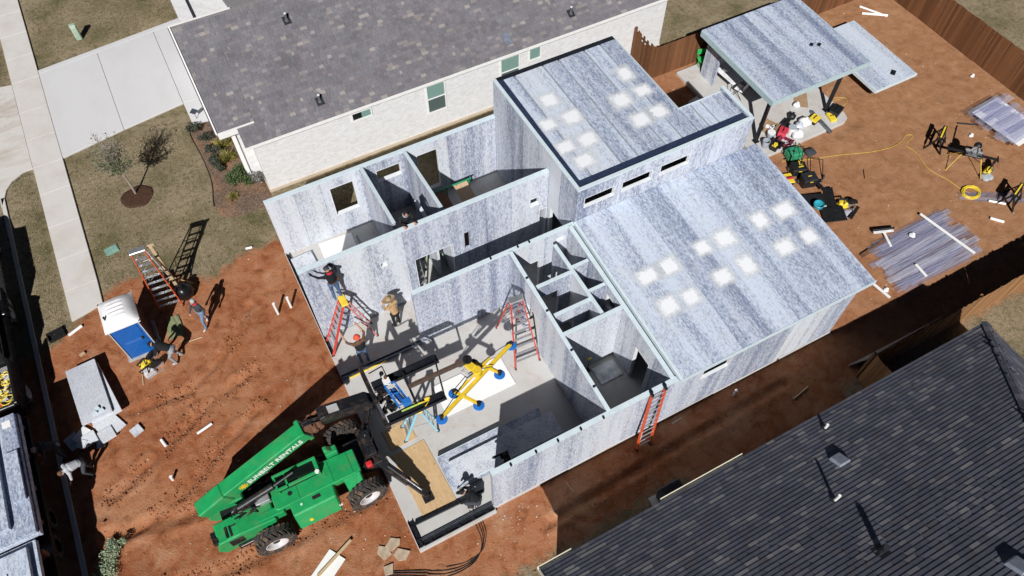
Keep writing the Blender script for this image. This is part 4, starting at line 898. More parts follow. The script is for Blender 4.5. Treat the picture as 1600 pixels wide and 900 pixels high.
m.bar(c1-sdv*.16+Vector((0,0,.09)),c2-sdv*.16+Vector((0,0,.09)),.07,.09)
spine=wb(m,"main_beam",M_yellow,vl,bevel=.008); 
for p,q in ((a1,b1),(a2,b2)): MB().bar(p+Vector((0,0,.005)),q+Vector((0,0,.005)),.09,.10).build("cross_arm",M_yellow,spine,bevel=.008)
for p in (E1,E2,b1,a1,b2,a2):
    cu=wb(MB().lathe([(.0,-.15),(.17,-.155),(.18,-.135),(.165,-.115),(.10,-.105),(.05,-.10),(0,-.10)],c=p,n=20),"suction_cup",M_blue,vl,smooth=True); MB().cyl(p+Vector((0,0,-.10)),p+Vector((0,0,.08)),.06,n=12).cyl(p+Vector((.03,.02,-.10)),p+Vector((.07,.05,-.06)),.05,n=8).bb(p.x-.05,p.x+.05,p.y-.05,p.y+.05,p.z+.05,p.z+.12).build("cup_mount",M_black,cu)
hub_=c1.lerp(c2,.55)-sdv*.12
mt=wb(MB().cyl(hub_+Vector((0,0,.05)),hub_+Vector((0,0,.32)),.16,n=16).box(hub_+Vector((-.12,.22,.22)),(.26,.3,.26),rz=.4),"rotator",M_yellow,vl,bevel=.02)
MB().box(hub_+Vector((-.28,.1,.18)),(.26,.34,.2),rz=.4).build("battery_box",M_rim,mt,bevel=.02); MB().cyl(hub_+Vector((-.12,.42,.2)),hub_+Vector((-.12,.42,.42)),.15,n=14).build("vacuum_tank",M_black,mt); 
hs_=MB()
for (p,q) in ((a1,hub_),(b2,hub_),(E2,hub_),(E1,hub_)): hs_.tube([p+Vector((0,0,.1)),p.lerp(q,.4)+Vector((.08,.1,.2)),p.lerp(q,.8)+Vector((-.06,.05,.3)),q+Vector((0,0,.3))],.014,5)
hs_.build("air_hose",M_black,mt)
# ---------------------------------------------------------------- ladders
M_orange=simple("orange_fibreglass",(.62,.085,.025),.45,var=.12); M_alu=simple("aluminium",(.60,.61,.63),.35,.75,var=.12); M_redl=simple("red_fibreglass",(.60,.065,.04),.45,var=.12); M_pink=simple("faded_red",(.62,.22,.20),.5); M_teal=simple("teal_fibreglass",(.25,.55,.66),.45,var=.12); M_lgreen=simple("sage_fibreglass",(.28,.38,.27),.5)
M_yel=simple("yellow_plastic",(.78,.58,.05),.4,var=.08); M_blkp=simple("black_plastic",(.014,.014,.016),.45,var=.3)
def stepladder(label,loc,rz,h,spread,wb0,wt,mrail,mrear,cap,n=None,group="step ladders on the site",platform=False):
    """front (step side) faces local -y"""
    L=thing("step_ladder",label,"ladder",loc,rz,group); n=n or int(h/.30)
    fy=-spread*.58; ry=spread*.42
    for s in (-1,1):
        a=Vector((s*wb0/2,fy,0)); b=Vector((s*wt/2,-.06,h)); r_=MB().bar(a,b,.03,.085,up=(0,1,0)).build("front_rail",mrail,L)
        MB().box(a+Vector((0,.0,.03)),(.05,.11,.06)).build("foot",M_blkp,r_)
        a2=Vector((s*(wb0*.46),ry,0)); b2=Vector((s*wt/2,.06,h-.03)); r2=MB().bar(a2,b2,.028,.06,up=(0,1,0)).build("rear_rail",mrear,L); MB().box(a2+Vector((0,0,.03)),(.045,.08,.06)).build("foot",M_blkp,r2)
        m=.5; MB().bar(a.lerp(b,m),a2.lerp(b2,m),.012,.025).build("spreader",M_alu,L)
    st=MB().box((0,0,0),(1,.085,.028)).mesh("step",M_alu)
    for i in range(1,n):
        t=i/n; a=Vector((-wb0/2,fy,0)).lerp(Vector((-wt/2,-.06,h)),t); o=inst(st,"step",L,(0,a.y,a.z)); o.scale=(abs(a.x)*2-.03,1,1)
    for i in range(1,4):
        t=i/4; a=Vector((-wb0*.46,ry,0)).lerp(Vector((-wt/2,.06,h)),t); MB().bar((a.x,a.y,a.z),(-a.x,a.y,a.z),.02,.03).build("rear_brace",M_alu,L)
    for k,t0 in enumerate((.05,.3,.55)):
        a=Vector((-wb0*.46,ry,0)); b=Vector((-wt/2,.06,h)); p=a.lerp(b,t0); q=a.lerp(b,t0+.22); MB().bar(p,(-q.x,q.y,q.z),.012,.02).build("rear_brace",M_alu,L)
    MB().box((0,0,h+.03),(wt+.10,.24,.08)).build("top_cap",cap,L,bevel=.015)
    if platform:
        MB().box((0,-.20,h-.02),(wt+.08,.42,.035)).build("platform",M_blkp,L)
        for s in (-1,1): MB().tube([(s*wt/2,-.30,h),(s*wt/2,-.34,h+.55),(s*wt/2*.9,.05,h+.75)],.018,6).build("guard_rail",M_alu,L)
        MB().tube([(-wt*.45,.05,h+.75),(wt*.45,.05,h+.75)],.018,6).build("guard_rail",M_alu,L)
    return L
stepladder("red step ladder with yellow cap, worker standing on it at the tall wall",(1.08,8.18,.12),R(-90),2.55,1.75,.68,.36,M_redl,M_pink,M_yel)
stepladder("tall red step ladder beside the short wall, near the yellow lifter",(6.24,5.30,.12),R(-4),2.85,1.85,.95,.42,M_redl,M_redl,M_alu)
stepladder("orange step ladder standing behind the portable toilet",(-4.58,13.25,0),R(-4),3.05,.95,.82,.45,M_orange,M_alu,M_alu)
stepladder("pale teal step ladder under the black fork frame",(1.78,3.72,.14),R(-100),1.75,1.15,.55,.30,M_teal,M_teal,M_yel)
stepladder("sage green step ladder in the dark room behind the door opening",(5.05,9.9,.12),R(75),1.9,.9,.5,.3,M_lgreen,M_lgreen,M_lgreen)
stepladder("grey step ladder behind the tall wall, under the leaning worker",(4.05,9.52,.12),R(0),2.93,.9,.6,.34,M_alu,M_alu,M_blkp)
le=thing("extension_ladder","orange extension ladder leaning on the front wall","ladder",(8.18,-.32,0))
for s in (-1,1):
    a=Vector((s*.27,0,.02)); b=Vector((s*.25+.30,.42,3.30)); r_=MB().bar(a,b,.035,.10,up=(0,1,0)).build("rail",M_orange,le); MB().box(b,(.08,.14,.09)).build("end_cap",M_blkp,r_); MB().box(a+Vector((0,0,.02)),(.09,.13,.05)).build("foot",M_blkp,r_)
for i in range(11): t_=(i+.6)/11.4; c=Vector((.30*t_,.42*t_,.02+3.28*t_)); MB().cyl(c-Vector((.26,0,0)),c+Vector((.26,0,0)),.020,n=8).build("rung",M_alu,le)
for k in range(4): c=Vector((-.27+.30*(.25+.035*k),.42*(.25+.035*k)-.055,3.28*(.25+.035*k))); MB().box(c,(.036,.006,.07)).build("label_mark",M_white,le)

# ---------------------------------------------------------------- portable toilet
M_pblue=simple("toilet_blue",(.010,.115,.42),.4,var=.12); M_maroon=simple("toilet_maroon",(.06,.018,.022),.5,var=.2); M_proof=simple("toilet_roof_white",(.78,.78,.78),.45,var=.06)
pp=thing("portable_toilet","blue portable toilet with white ribbed roof","portable toilet",(-5.97,11.78,0)); pp.scale=(1.12,1.12,1.04)
MB().bb(-.55,.55,-.60,.62,0,.10).build("skid_base",simple("skid_grey",(.35,.35,.36),.6),pp,bevel=.01)
MB().bb(-.45,.45,-.53,-.50,.10,1.98).build("front_wall",M_pblue,pp)
MB().bb(.42,.45,-.499,.55,.10,1.98).bb(-.45,-.42,-.499,.55,.10,1.98).build("side_wall",M_maroon,pp); MB().bb(-.419,.419,.52,.55,.10,1.98).build("rear_wall",M_pblue,pp)
dr=MB().bb(-.35,.35,-.545,-.531,.16,1.92).build("door",M_pblue,pp,bevel=.006)
MB().bb(-.30,.30,-.556,-.546,1.05,1.08).bb(-.25,.25,-.556,-.546,.4,1.0).build("door_panel",M_pblue,dr,bevel=.006); MB().bb(.24,.30,-.58,-.546,1.0,1.14).build("latch",M_blkp,dr)
for x in (-.46,.43): MB().bb(x,x+.03,-.56,-.5,.1,1.99).build("corner_post",M_rim,pp)
N=16; vs=[];fs=[]
for i in range(N+1):
    for j in range(N+1):
        u=i/N*2-1; v=j/N*2-1; r_=max(abs(u),abs(v)); z=2.0+.30*(1-abs(u)**3.2)*(1-abs(v)**3.2)**.8+(.016*math.cos(v*26) if abs(u)<.55 and r_<.8 else 0); vs.append((u*.53,v*.60+.02,z))
for i in range(N):
    for j in range(N): k=i*(N+1)+j; fs.append((k,k+N+1,k+N+2,k+1))
rb=MB().add(vs,fs).bb(-.53,.53,-.58,.62,1.94,2.0); rb.build("roof",M_proof,pp,smooth=True); MB().cyl((-.36,-.2,2.1),(-.36,-.2,2.34),.035,n=8).build("vent_pipe",M_blkp,pp)

# ---------------------------------------------------------------- people: one continuous remeshed body each
def person(label,loc,rz,J,colors,extras=(),h=1.75,group=None):
    """J: joint overrides in a standing 1.75 m frame, facing local +y, x to the right hand. colors: skin, shirt, trousers, shoes, gloves"""
    j=dict(pel=(0,0,.95),waist=(0,0,1.08),chest=(0,.0,1.30),neck=(0,0,1.49),head=(0,.02,1.63),
      hl=(-.10,0,.92),kl=(-.11,.02,.50),al=(-.11,-.02,.09),tl=(-.12,.14,.035),hr=(.10,0,.92),kr=(.11,.02,.50),ar=(.11,-.02,.09),tr=(.12,.14,.035),
      sl=(-.19,0,1.43),el=(-.25,0,1.16),wl=(-.27,.06,.92),fl=(-.27,.12,.80),sr=(.19,0,1.43),er=(.25,0,1.16),wr=(.27,.06,.92),fr=(.27,.12,.80))
    j.update(J); j={k:Vector(v) for k,v in j.items()}
    o=MB()
    def cap(a,b,r0,r1,flat=1.0):
        a,b=j[a] if isinstance(a,str) else a,j[b] if isinstance(b,str) else b
        o.cyl(a,b,r0,r1,n=10); o.ell(a,(r0,)*3,nu=10,nv=6); o.ell(b,(r1,)*3,nu=10,nv=6)
    # torso: stacked ellipsoids wide across the shoulders
    sv=(j['sr']-j['sl']); sv.normalize(); hv=(j['hr']-j['hl']).normalized()
    def slab_(p,q,rx0,ry0,rx1,ry1,n=5):
        p,q=j[p],j[q]
        for i in range(n+1):
            t=i/n; c=p.lerp(q,t); ax=hv.lerp(sv,t).normalized(); upd=(j['chest']-j['pel']).normalized(); ay=upd.cross(ax).normalized(); az=ax.cross(ay)
            M=Matrix((ax,ay,az)).transposed(); o.ell(c,(rx0+(rx1-rx0)*t,ry0+(ry1-ry0)*t,.11),M=M,nu=12,nv=8)
    slab_('pel','waist',.165,.12,.15,.115,3); slab_('waist','chest',.15,.115,.185,.125,5)
    top=j['chest'].lerp(j['neck'],.62); o.ell(top,(.13,.10,.10)); cap('sl',top,.075,.09); cap('sr',top,.075,.09); cap('chest','neck',.11,.062); cap('neck','head',.058,.060)
    # head with jaw, nose, ears
    hd=j['head']; hu=(hd-j['neck']).normalized(); fx=sv; fy=hu.cross(fx).normalized(); M=Matrix((fx,fy,hu)).transposed()
    o.ell(hd+hu*.02,(.078,.098,.112),M=M,nu=14,nv=10); o.ell(hd+fy*.035-hu*.055,(.056,.062,.062),M=M); o.ell(hd+fy*.105-hu*.015,(.016,.022,.026),M=M,nu=8,nv=6)
    for s in (-1,1): o.ell(hd+fx*(s*.082)-hu*.005,(.014,.026,.034),M=M,nu=8,nv=6)
    for s in 'lr':
        cap('h'+s,'k'+s,.088,.062); cap('k'+s,'a'+s,.060,.042); cap('a'+s,'t'+s,.045,.036); o.ell(j['h'+s],(.105,.11,.11))
        cap('s'+s,'e'+s,.060,.047); cap('e'+s,'w'+s,.046,.032)
        w,f=j['w'+s],j['f'+s]; dd=(f-w).normalized(); a_,b_,_=basis(dd); palm=w+dd*.05; o.ell(palm,(.042,.042,.042)); cap(w,palm,.03,.036)
        for q in range(4):
            off=a_*((q-1.5)*.021); Lf=(.075,.088,.083,.066)[q]; p0=palm+dd*.02+off; p1=p0+dd*Lf*.55+b_*-.006; p2=p1+dd*Lf*.4+b_*-.022; cap(p0,p1,.0105,.010); cap(p1,p2,.010,.009)
        p0=palm-a_*.035; p1=p0-a_*.025+dd*.035; cap(p0,p1,.013,.011); cap(p1,p1+dd*.028-b_*.008,.011,.010)
    me0=o.mesh("body_raw",[]); ob=bpy.data.objects.new("tmp",me0); COL.objects.link(ob)
    rm=ob.modifiers.new("r",'REMESH'); rm.mode='VOXEL'; rm.voxel_size=.0135; sm=ob.modifiers.new("s",'SMOOTH'); sm.iterations=3; sm.factor=.5
    dg=bpy.context.evaluated_depsgraph_get(); me=bpy.data.meshes.new_from_object(ob.evaluated_get(dg)); bpy.data.objects.remove(ob)
    bones=[('pel','waist',2),('hl','kl',2),('hr','kr',2),('kl','al',2),('kr','ar',2),('al','tl',3),('ar','tr',3),('waist','chest',1),('chest','neck',1),('sl','sr',1),('sl','el',1),('sr','er',1),('el','wl',5),('er','wr',5),('wl','fl',4),('wr','fr',4),('neck','head',0)]
    me.name="body"; me.materials.clear()
    for c in colors: me.materials.append(c)
    n=len(me.polygons); cen=np.empty(n*3,dtype=np.float32); me.polygons.foreach_get("center",cen); cen=cen.reshape(-1,3)
    best=np.full(n,9.); mi=np.zeros(n,dtype=np.int32)
    for a,b,k in bones:
        a,b=np.array(j[a]),np.array(j[b])
        if k in(0,): b=b+(b-a)*.5
        if k==4: b=b+(b-a)*.6
        t=np.clip(((cen-a)@(b-a))/max(((b-a)@(b-a)),1e-6),0,1); d=np.linalg.norm(cen-a-t[:,None]*(b-a),axis=1)
        d=d-({0:.05,1:.10,2:.08,3:.03,4:.02,5:.03}[k])
        mk=d<best; best[mk]=d[mk]; mi[mk]=k
    me.polygons.foreach_set("material_index",mi); me.polygons.foreach_set("use_smooth",np.ones(n,dtype=bool))
    root=thing("person",label,"person",loc,rz,group); root.scale=(h/1.75,)*3
    b=bpy.data.objects.new("body",me); link(b,root)
    for ex in extras:
        k=ex[0]; m=MB(); f=lambda x,y,z:hd+fx*x+fy*y+hu*z
        if k=='helmet':
            m.lathe([(.0,.135),(.05,.13),(.09,.10),(.112,.05),(.118,.02),(.135,.012),(.135,.004),(.11,.0)],n=18,M=M,c=hd+hu*.045); nm="hard_hat"
        elif k=='straw':
            m.lathe([(.0,.135),(.05,.13),(.085,.10),(.098,.04),(.105,.02),(.17,.022),(.235,.045),(.238,.052),(.17,.03),(.10,.03)],n=22,M=M,c=hd+hu*.04); nm="straw_hat"
        elif k=='cap':
            m.lathe([(.0,.115),(.05,.105),(.085,.07),(.098,.01),(.092,.0)],n=16,M=M,c=hd+hu*.025); m.ell(f(0,.13,.035),(.075,.075,.012),M=M); nm="cap"
        elif k=='hair':
            m.ell(hd+hu*.035-fy*.012,(.087,.098,.10),M=M,nu=14,nv=10); nm="hair"
        elif k=='collar':
            m.lathe([(.09,-.02),(.105,.02),(.07,.05),(.06,.03)],n=14,M=M,c=j['neck']); nm="neck_scarf"
        elif k=='belt':
            ax=hv; upd=(j['waist']-j['pel']).normalized(); ay=upd.cross(ax).normalized(); MM=Matrix((ax,ay,ax.cross(ay))).transposed()
            m.lathe([(.158,-.02),(.165,0),(.158,.02)],n=16,M=MM@Matrix.Diagonal((1,.78,1)),c=j['pel'].lerp(j['waist'],.55)); m.box(j['pel']+ax*.19,(.06,.10,.15)); nm="tool_belt"
        elif k=='vest':
            nm="vest"; cc=j['waist'].lerp(j['chest'],.5); upd=(j['chest']-j['pel']).normalized(); ay=upd.cross(sv).normalized(); MM=Matrix((sv,ay,sv.cross(ay))).transposed(); m.lathe([(.165,-.20),(.19,-.1),(.205,.05),(.20,.16),(.12,.22)],n=18,M=MM@Matrix.Diagonal((1,.74,1)),c=cc)
        m.build(nm,ex[1],root,smooth=True)
    return root
def cl(n,c,r=.85): return simple(n,c,r,var=.2,scale=14,spec=.2)
K_skin=cl("skin",(.42,.23,.15),.6); K_black=cl("black_cloth",(.016,.017,.02)); K_dark=cl("charcoal_cloth",(.05,.055,.065)); K_denim=cl("denim",(.075,.13,.23)); K_ldenim=cl("light_denim",(.15,.23,.36)); K_tan=cl("tan_cloth",(.42,.27,.14)); K_grey=cl("grey_cloth",(.28,.30,.33)); K_boot=cl("boots",(.06,.045,.035)); K_brown=cl("brown_cloth",(.13,.07,.045)); K_pale=cl("pale_shoe",(.5,.48,.44)); K_red=cl("red_cloth",(.55,.03,.05)); K_straw=cl("straw",(.34,.24,.14)); K_hat=cl("hard_hat_red",(.66,.09,.05),.4); K_lgrey=cl("light_grey_cloth",(.42,.44,.47)); K_bbrown=cl("hair_brown",(.14,.07,.035))
W2=0
# on the red ladder, reaching over the tall wall
person("worker in black jacket and jeans on the red ladder, reaching over the wall",(.98,8.34,2.74),R(14),
  dict(el=(-.36,.12,1.42),wl=(-.50,.22,1.58),fl=(-.53,.25,1.68),er=(.30,.18,1.30),wr=(.20,.38,1.42),fr=(.16,.45,1.46),head=(-.02,.07,1.62),chest=(0,.03,1.30),kl=(-.09,.10,.52),tl=(-.1,.14,.06)),
  [K_skin,K_black,K_denim,K_boot,K_black,K_black],[('cap',K_dark),('collar',K_red),('belt',K_brown)],1.78)
# steadying the ladder
person("worker in red hard hat and dark vest holding the red ladder",(1.02,7.12,.12),R(8),
  dict(el=(-.36,.16,1.50),wl=(-.40,.34,1.70),fl=(-.40,.40,1.76),er=(.34,.20,1.52),wr=(.26,.42,1.78),fr=(.24,.47,1.85),head=(0,.04,1.64),kl=(-.12,.16,.52),al=(-.12,-.04,.10),kr=(.12,.0,.5),ar=(.12,-.1,.10),tr=(.12,.05,.03)),
  [K_skin,K_brown,K_denim,K_boot,K_skin,K_skin],[('helmet',K_hat),('vest',K_black)],1.72)
# straw hat
person("worker in tan shirt and straw hat beside the tall wall",(2.66,7.95,.12),R(20),
  dict(el=(-.24,.20,1.20),wl=(-.14,.38,1.28),fl=(-.10,.46,1.32),er=(.26,.16,1.18),wr=(.18,.36,1.22),fr=(.15,.43,1.26),pel=(0,-.08,.93),chest=(0,.06,1.28),waist=(0,-.03,1.07),neck=(0,.11,1.45),head=(0,.16,1.57),sl=(-.19,.07,1.40),sr=(.19,.07,1.40)),
  [K_skin,K_tan,K_black,K_boot,K_tan,K_tan],[('straw',K_straw)],1.72)
# behind the wall
person("worker in dark top leaning on the tall wall from the back rooms",(4.05,9.22,3.12),R(180),
  dict(el=(-.24,.22,1.28),wl=(-.18,.42,1.36),fl=(-.17,.5,1.36),er=(.26,.22,1.26),wr=(.20,.42,1.36),fr=(.20,.5,1.36),chest=(0,.06,1.30),neck=(0,.10,1.48),head=(0,.15,1.60),sl=(-.19,.08,1.42),sr=(.19,.08,1.42)),
  [K_skin,K_black,K_dark,K_boot,K_skin,K_black],[('hair',K_black),('collar',K_grey)],1.75)
# walking by the toilet
person("worker in dark shirt and jeans walking beside the portable toilet",(-3.62,11.40,0),R(125),
  dict(kl=(-.10,.16,.52),al=(-.11,.18,.10),tl=(-.11,.33,.04),kr=(.10,.0,.5),ar=(.11,-.22,.14),tr=(.11,-.10,.03),el=(-.26,-.06,1.17),wl=(-.27,.03,.94),fl=(-.27,.08,.84),er=(.26,.05,1.16),wr=(.24,.22,.98),fr=(.23,.28,.90)),
  [K_skin,K_dark,K_ldenim,K_pale,K_skin,K_dark],[('hair',K_lgrey),('collar',K_red),('belt',K_grey)],1.74)
# bending beside the toilet
person("worker in black hoodie and grey trousers bending at the toilet side",(-5.02,10.42,0),R(62),
  dict(pel=(0,-.10,.86),waist=(0,.02,.99),chest=(0,.22,1.10),neck=(0,.36,1.18),head=(0,.47,1.22),hl=(-.1,-.1,.84),hr=(.1,-.1,.84),sl=(-.18,.32,1.13),sr=(.18,.32,1.13),el=(-.22,.42,.88),wl=(-.16,.52,.68),fl=(-.14,.56,.58),er=(.22,.42,.88),wr=(.16,.55,.70),fr=(.14,.6,.6),kl=(-.13,.08,.48),kr=(.14,.0,.48),al=(-.16,-.05,.09),ar=(.2,-.16,.09),tl=(-.17,.10,.03),tr=(.21,0,.03)),
  [K_skin,K_black,K_grey,K_pale,K_skin,K_black],[('cap',K_black)],1.75)
# crouching at the corner
person("worker in dark clothes crouching at the slab corner track",(2.22,.55,.13),R(55),
  dict(pel=(0,-.12,.50),waist=(0,-.05,.64),chest=(0,.10,.82),neck=(0,.24,.96),head=(0,.34,1.06),hl=(-.1,-.12,.48),hr=(.1,-.12,.48),kl=(-.16,.26,.48),kr=(.17,.24,.44),al=(-.14,.05,.09),ar=(.15,-.02,.09),tl=(-.15,.2,.03),tr=(.16,.13,.03),sl=(-.19,.18,.92),sr=(.19,.18,.92),el=(-.25,.36,.74),wl=(-.12,.50,.60),fl=(-.08,.56,.54),er=(.26,.36,.72),wr=(.16,.52,.56),fr=(.13,.6,.5)),
  [K_skin,K_black,K_dark,K_boot,K_black,K_black],[('cap',K_black)],1.78)
# behind the front wall
person("worker in black standing just behind the front wall end",(3.62,.95,.12),R(70),
  dict(el=(-.26,.12,1.20),wl=(-.22,.32,1.12),fl=(-.2,.4,1.1),er=(.27,.1,1.2),wr=(.22,.32,1.2),fr=(.2,.4,1.2)),
  [K_skin,K_black,K_black,K_boot,K_black,K_black],[('cap',K_black)],1.76)
# left edge
person("worker with brown hair and pale blue shirt bending by the cut panels",(-8.72,7.55,0),R(110),
  dict(pel=(0,-.12,.86),waist=(0,.0,.97),chest=(0,.20,1.04),neck=(0,.35,1.08),head=(0,.46,1.08),hl=(-.1,-.12,.84),hr=(.1,-.12,.84),sl=(-.18,.31,1.05),sr=(.18,.31,1.05),el=(-.24,.40,.80),wl=(-.18,.52,.6),fl=(-.16,.56,.5),er=(.24,.40,.80),wr=(.18,.54,.62),fr=(.16,.58,.52),kl=(-.12,.06,.48),kr=(.13,-.02,.48),al=(-.14,-.06,.09),ar=(.16,-.2,.09),tl=(-.15,.09,.03),tr=(.17,-.04,.03)),
  [K_skin,K_lgrey,K_dark,K_boot,K_skin,K_lgrey],[('hair',K_bbrown)],1.76)
person("worker in dark clothes and white cap in the shade beside the trailer",(-9.30,8.55,0),R(100),
  dict(pel=(0,-.10,.88),waist=(0,.02,1.0),chest=(0,.18,1.12),neck=(0,.30,1.22),head=(0,.40,1.27),sl=(-.18,.27,1.17),sr=(.18,.27,1.17),el=(-.24,.36,.92),wl=(-.18,.5,.74),fl=(-.16,.56,.64),er=(.24,.36,.92),wr=(.18,.5,.74),fr=(.16,.56,.64)),
  [K_skin,K_dark,K_dark,K_boot,K_skin,K_dark],[('cap',K_pale)],1.75)
# ---------------------------------------------------------------- sheet goods and scraps on and around the slab
def mat_ply(name,c0,c1):
    t=NT(name); v=t.coord((2.2,.7,2.2),'obj'); n=t.noise(v,4,7,.7,1.0); k=t.voro(t.coord(),3.1); c=t.ramp(n,[(.3,c0),(.7,c1)]); c=t.mix(t.ramp(k,[(.06,.8),(.13,0)]),c,tuple(q*.45 for q in c0)); return t.fin(c,.75,0,n,.1,.01,.25)
M_ply=mat_ply("plywood",(.46,.30,.15),(.62,.44,.25)); M_osb=mat_ply("tan_board",(.42,.29,.18),(.55,.40,.27)); M_foam=simple("white_foam",(.82,.82,.80),.7,var=.04)
M_lumber=mat_ply("lumber",(.44,.32,.18),(.58,.44,.28)); M_stone=simple("flagstone",(.42,.33,.24),.85,var=.25)
def sheet(name,label,cat,c,size,rz,mat,z,group=None,tilt=(0,0)):
    o=MB().box((0,0,size[2]/2),size).build(name,mat,None,bevel=.004); o.location=(c[0],c[1],z); o.rotation_euler=(tilt[0],tilt[1],rz); return tag(o,label,cat,group)
sheet("plywood_sheet","large plywood sheet on the slab under the handler leg","plywood",(1.10,2.10),(1.2,2.5,.018),R(2),M_ply,.122)
sheet("plywood_sheet","smaller plywood sheet on the slab under the fork frame","plywood",(.98,3.92),(.95,.80,.018),R(3),M_ply,.122)
sheet("foam_board","bright white foam board on the slab under the yellow lifter","foam board",(4.08,4.38),(2.68,1.26,.04),R(0),M_foam,.122)
sheet("foam_board","white foam board on the floor of the left back room","foam board",(2.0,12.35),(1.35,.95,.04),R(-3),M_foam,.122)
sheet("panel_offcut","mottled panel offcut lying at the left end of the back room","panel offcut",(.55,12.05),(.85,1.1,.14),R(2),M_wallX,.122)
ps=thing("wall_panel_stack","two mottled wall panels lying flat inside the front wall","panel stack",(3.6,1.9,.12))
MB().bb(-1.85,2.0,-.70,.55,.14,.30).build("panel",M_wallX,ps); MB().bb(-1.6,2.3,-.95,-.10,.31,.47).build("panel",M_wallX,ps,loc=(0,.28,0))
MB().bb(-1.62,2.32,-.672,-.66,.31,.475).bb(-1.86,2.02,.552,.572,.14,.305).build("edge_trim",M_cap,ps)
for x in (-1.5,0,1.6): MB().bb(x-.05,x+.05,-.65,.5,0,.14).build("bearer",M_lumber,ps)
# room to the right: boards on the floor, clamp
sheet("long_board","long grey board on the floor of the front right room","board",(7.45,1.8),(.55,2.6,.03),R(-3),simple("board_grey",(.30,.28,.26),.8),.122)
ck=thing("clamp_stand","yellow bar clamp standing in the front right room","clamp",(7.95,3.0,.12)); MB().cyl((0,0,0),(0,0,.9),.015,n=6).build("bar",M_steel,ck); MB().box((0,0,.9),(.16,.06,.07)).build("jaw",M_yel,ck,bevel=.01); MB().box((0,0,.01),(.2,.2,.02)).build("foot",M_steel,ck)
dc=MB()
N=9
vs=[];fs=[]
for i in range(N+1):
    for k in range(N+1): u=i/N-.5;v=k/N-.5; vs.append((u*.9,v*.7,.02+.10*abs(math.sin(7*u+3*v)*math.cos(6*v-2*u))*(1-2*max(abs(u),abs(v))+.25)))
for i in range(N):
    for k in range(N): q=i*(N+1)+k; fs.append((q,q+N+1,q+N+2,q+1))
o=dc.add(vs,fs).build("dust_sheet",simple("white_plastic_sheet",(.62,.64,.66),.35),None,smooth='all'); o.location=(8.55,2.62,.125); tag(o,"crumpled white plastic sheet on the dark room floor","plastic sheet")
# tan sheets over a green-framed trestle in the back room
tr_=thing("board_trestle","tan boards laid over a green trestle in the back room","trestle",(6.75,11.3,.12))
for (x0,x1,zz) in ((.35,.95,1.02),(-.55,-.05,.98)): MB().hexa([(x0,-1.9,.55),(x1,-1.9,.55),(x1,.95,zz),(x0,.95,zz),(x0,-1.9,.58),(x1,-1.9,.58),(x1,.95,zz+.03),(x0,.95,zz+.03)]).build("board",M_osb if x0>0 else simple("brown_board",(.20,.10,.055),.8),tr_)
M_grn=simple("clamp_green",(.02,.28,.12),.45)
MB().bar((-.7,.98,1.06),(1.15,.98,1.06),.05,.05).build("beam",M_grn,tr_)
for x in (-.6,.05,1.05):
    for s in (-1,1): MB().bar((x,.98,1.04),(x+.05*s,.98+.25*s,0),.035,.035).build("leg",M_grn,tr_)
for x in (-.4,.8): MB().bar((x,-1.6,.54),(x,-1.6,0),.05,.05).build("prop",M_lumber,tr_)
sheet("timber_block","pale timber block leaning in the dark opening of the small rooms","timber",(7.35,6.3),(.10,.30,.75),R(20),M_lumber,.12)
# levels lying on the track
for x,y in ((.62,6.72),(1.35,6.74)):
    o=MB().bb(-.35,.35,-.02,.02,0,.06).build("spirit_level",M_yel,None,bevel=.004); o.location=(x,y,.125); o.rotation_euler=(0,0,R(2)); tag(o,"yellow spirit level by the floor track, "+("nearer the slab edge" if x<1 else "nearer the blue pump"),"level","spirit levels")
# flagstones
for i,(x,y,s) in enumerate(((-1.02,.56,.22),(-.60,.66,.24),(-.55,.20,.25),(-1.10,.02,.2))):
    rr=random.Random(40+i); n=6; n=rr.choice((4,5,5)); ang=[2*math.pi*k/n+rr.uniform(-.3,.3) for k in range(n)]; rad=[s*rr.uniform(.75,1.35) for k in range(n)]; poly=[(rad[k]*math.cos(ang[k]),rad[k]*math.sin(ang[k])) for k in range(n)]
    o=MB().prism(poly,'z',-.01,.05).build("flagstone",M_stone,None,bevel=.012); o.location=(x,y,gz(x,y)+.005); o.rotation_euler=(0,0,rr.random()); tag(o,("squarish tan flagstone nearest the handler wheel","upright oval tan flagstone between its two neighbours","broad tan flagstone closest to the slab corner","small grey-tan flagstone at the bottom edge")[i],"flagstone","flagstones by the slab corner")
sheet("white_board","white board lying on the earth at the bottom edge","board",(-2.75,.92),(.62,1.0,.02),R(-58),M_foam,gz(-2.75,.92)+.02)
sheet("timber_stud","tan timber stud lying across the white board","timber",(-2.45,1.10),(1.45,.09,.05),R(23),M_lumber,gz(-2.5,1.1)+.06)
# black cables sweeping off the slab corner
cb_=thing("power_cables","black cables sweeping off the slab corner over the earth","cable",(2.05,.2,0)); 
base=[(2.1,.45),(2.08,.05),(2.0,-.5),(1.62,-.92),(1.0,-1.0),(.36,-.86),(-.5,-.4),(-1.25,-.03)]
def cr(pts,n=6):
    P=[Vector(p) for p in pts]; out=[]
    for i in range(len(P)-1):
        a,b,c,d=P[max(i-1,0)],P[i],P[i+1],P[min(i+2,len(P)-1)]
        for k in range(n):
            t=k/n; out.append(.5*((2*b)+(c-a)*t+(2*a-5*b+4*c-d)*t*t+(3*b-a-3*c+d)*t**3))
    return out+[P[-1]]
for k in range(4):
    pts=[(x+(.10*k-.15)*(1 if i<6 else .3)+.03*math.sin(i+k),y+(.06*k-.1)*(1 if i>1 else .3),(.16 if i==0 else gz(x,y)+.02)) for i,(x,y) in enumerate(base)]
    if k==3: pts=pts[:6]
    wb_=MB().tube(cr(pts),.014,5).build("cable",M_blkp,cb_); wb_.location=-Vector((2.05,.2,0))
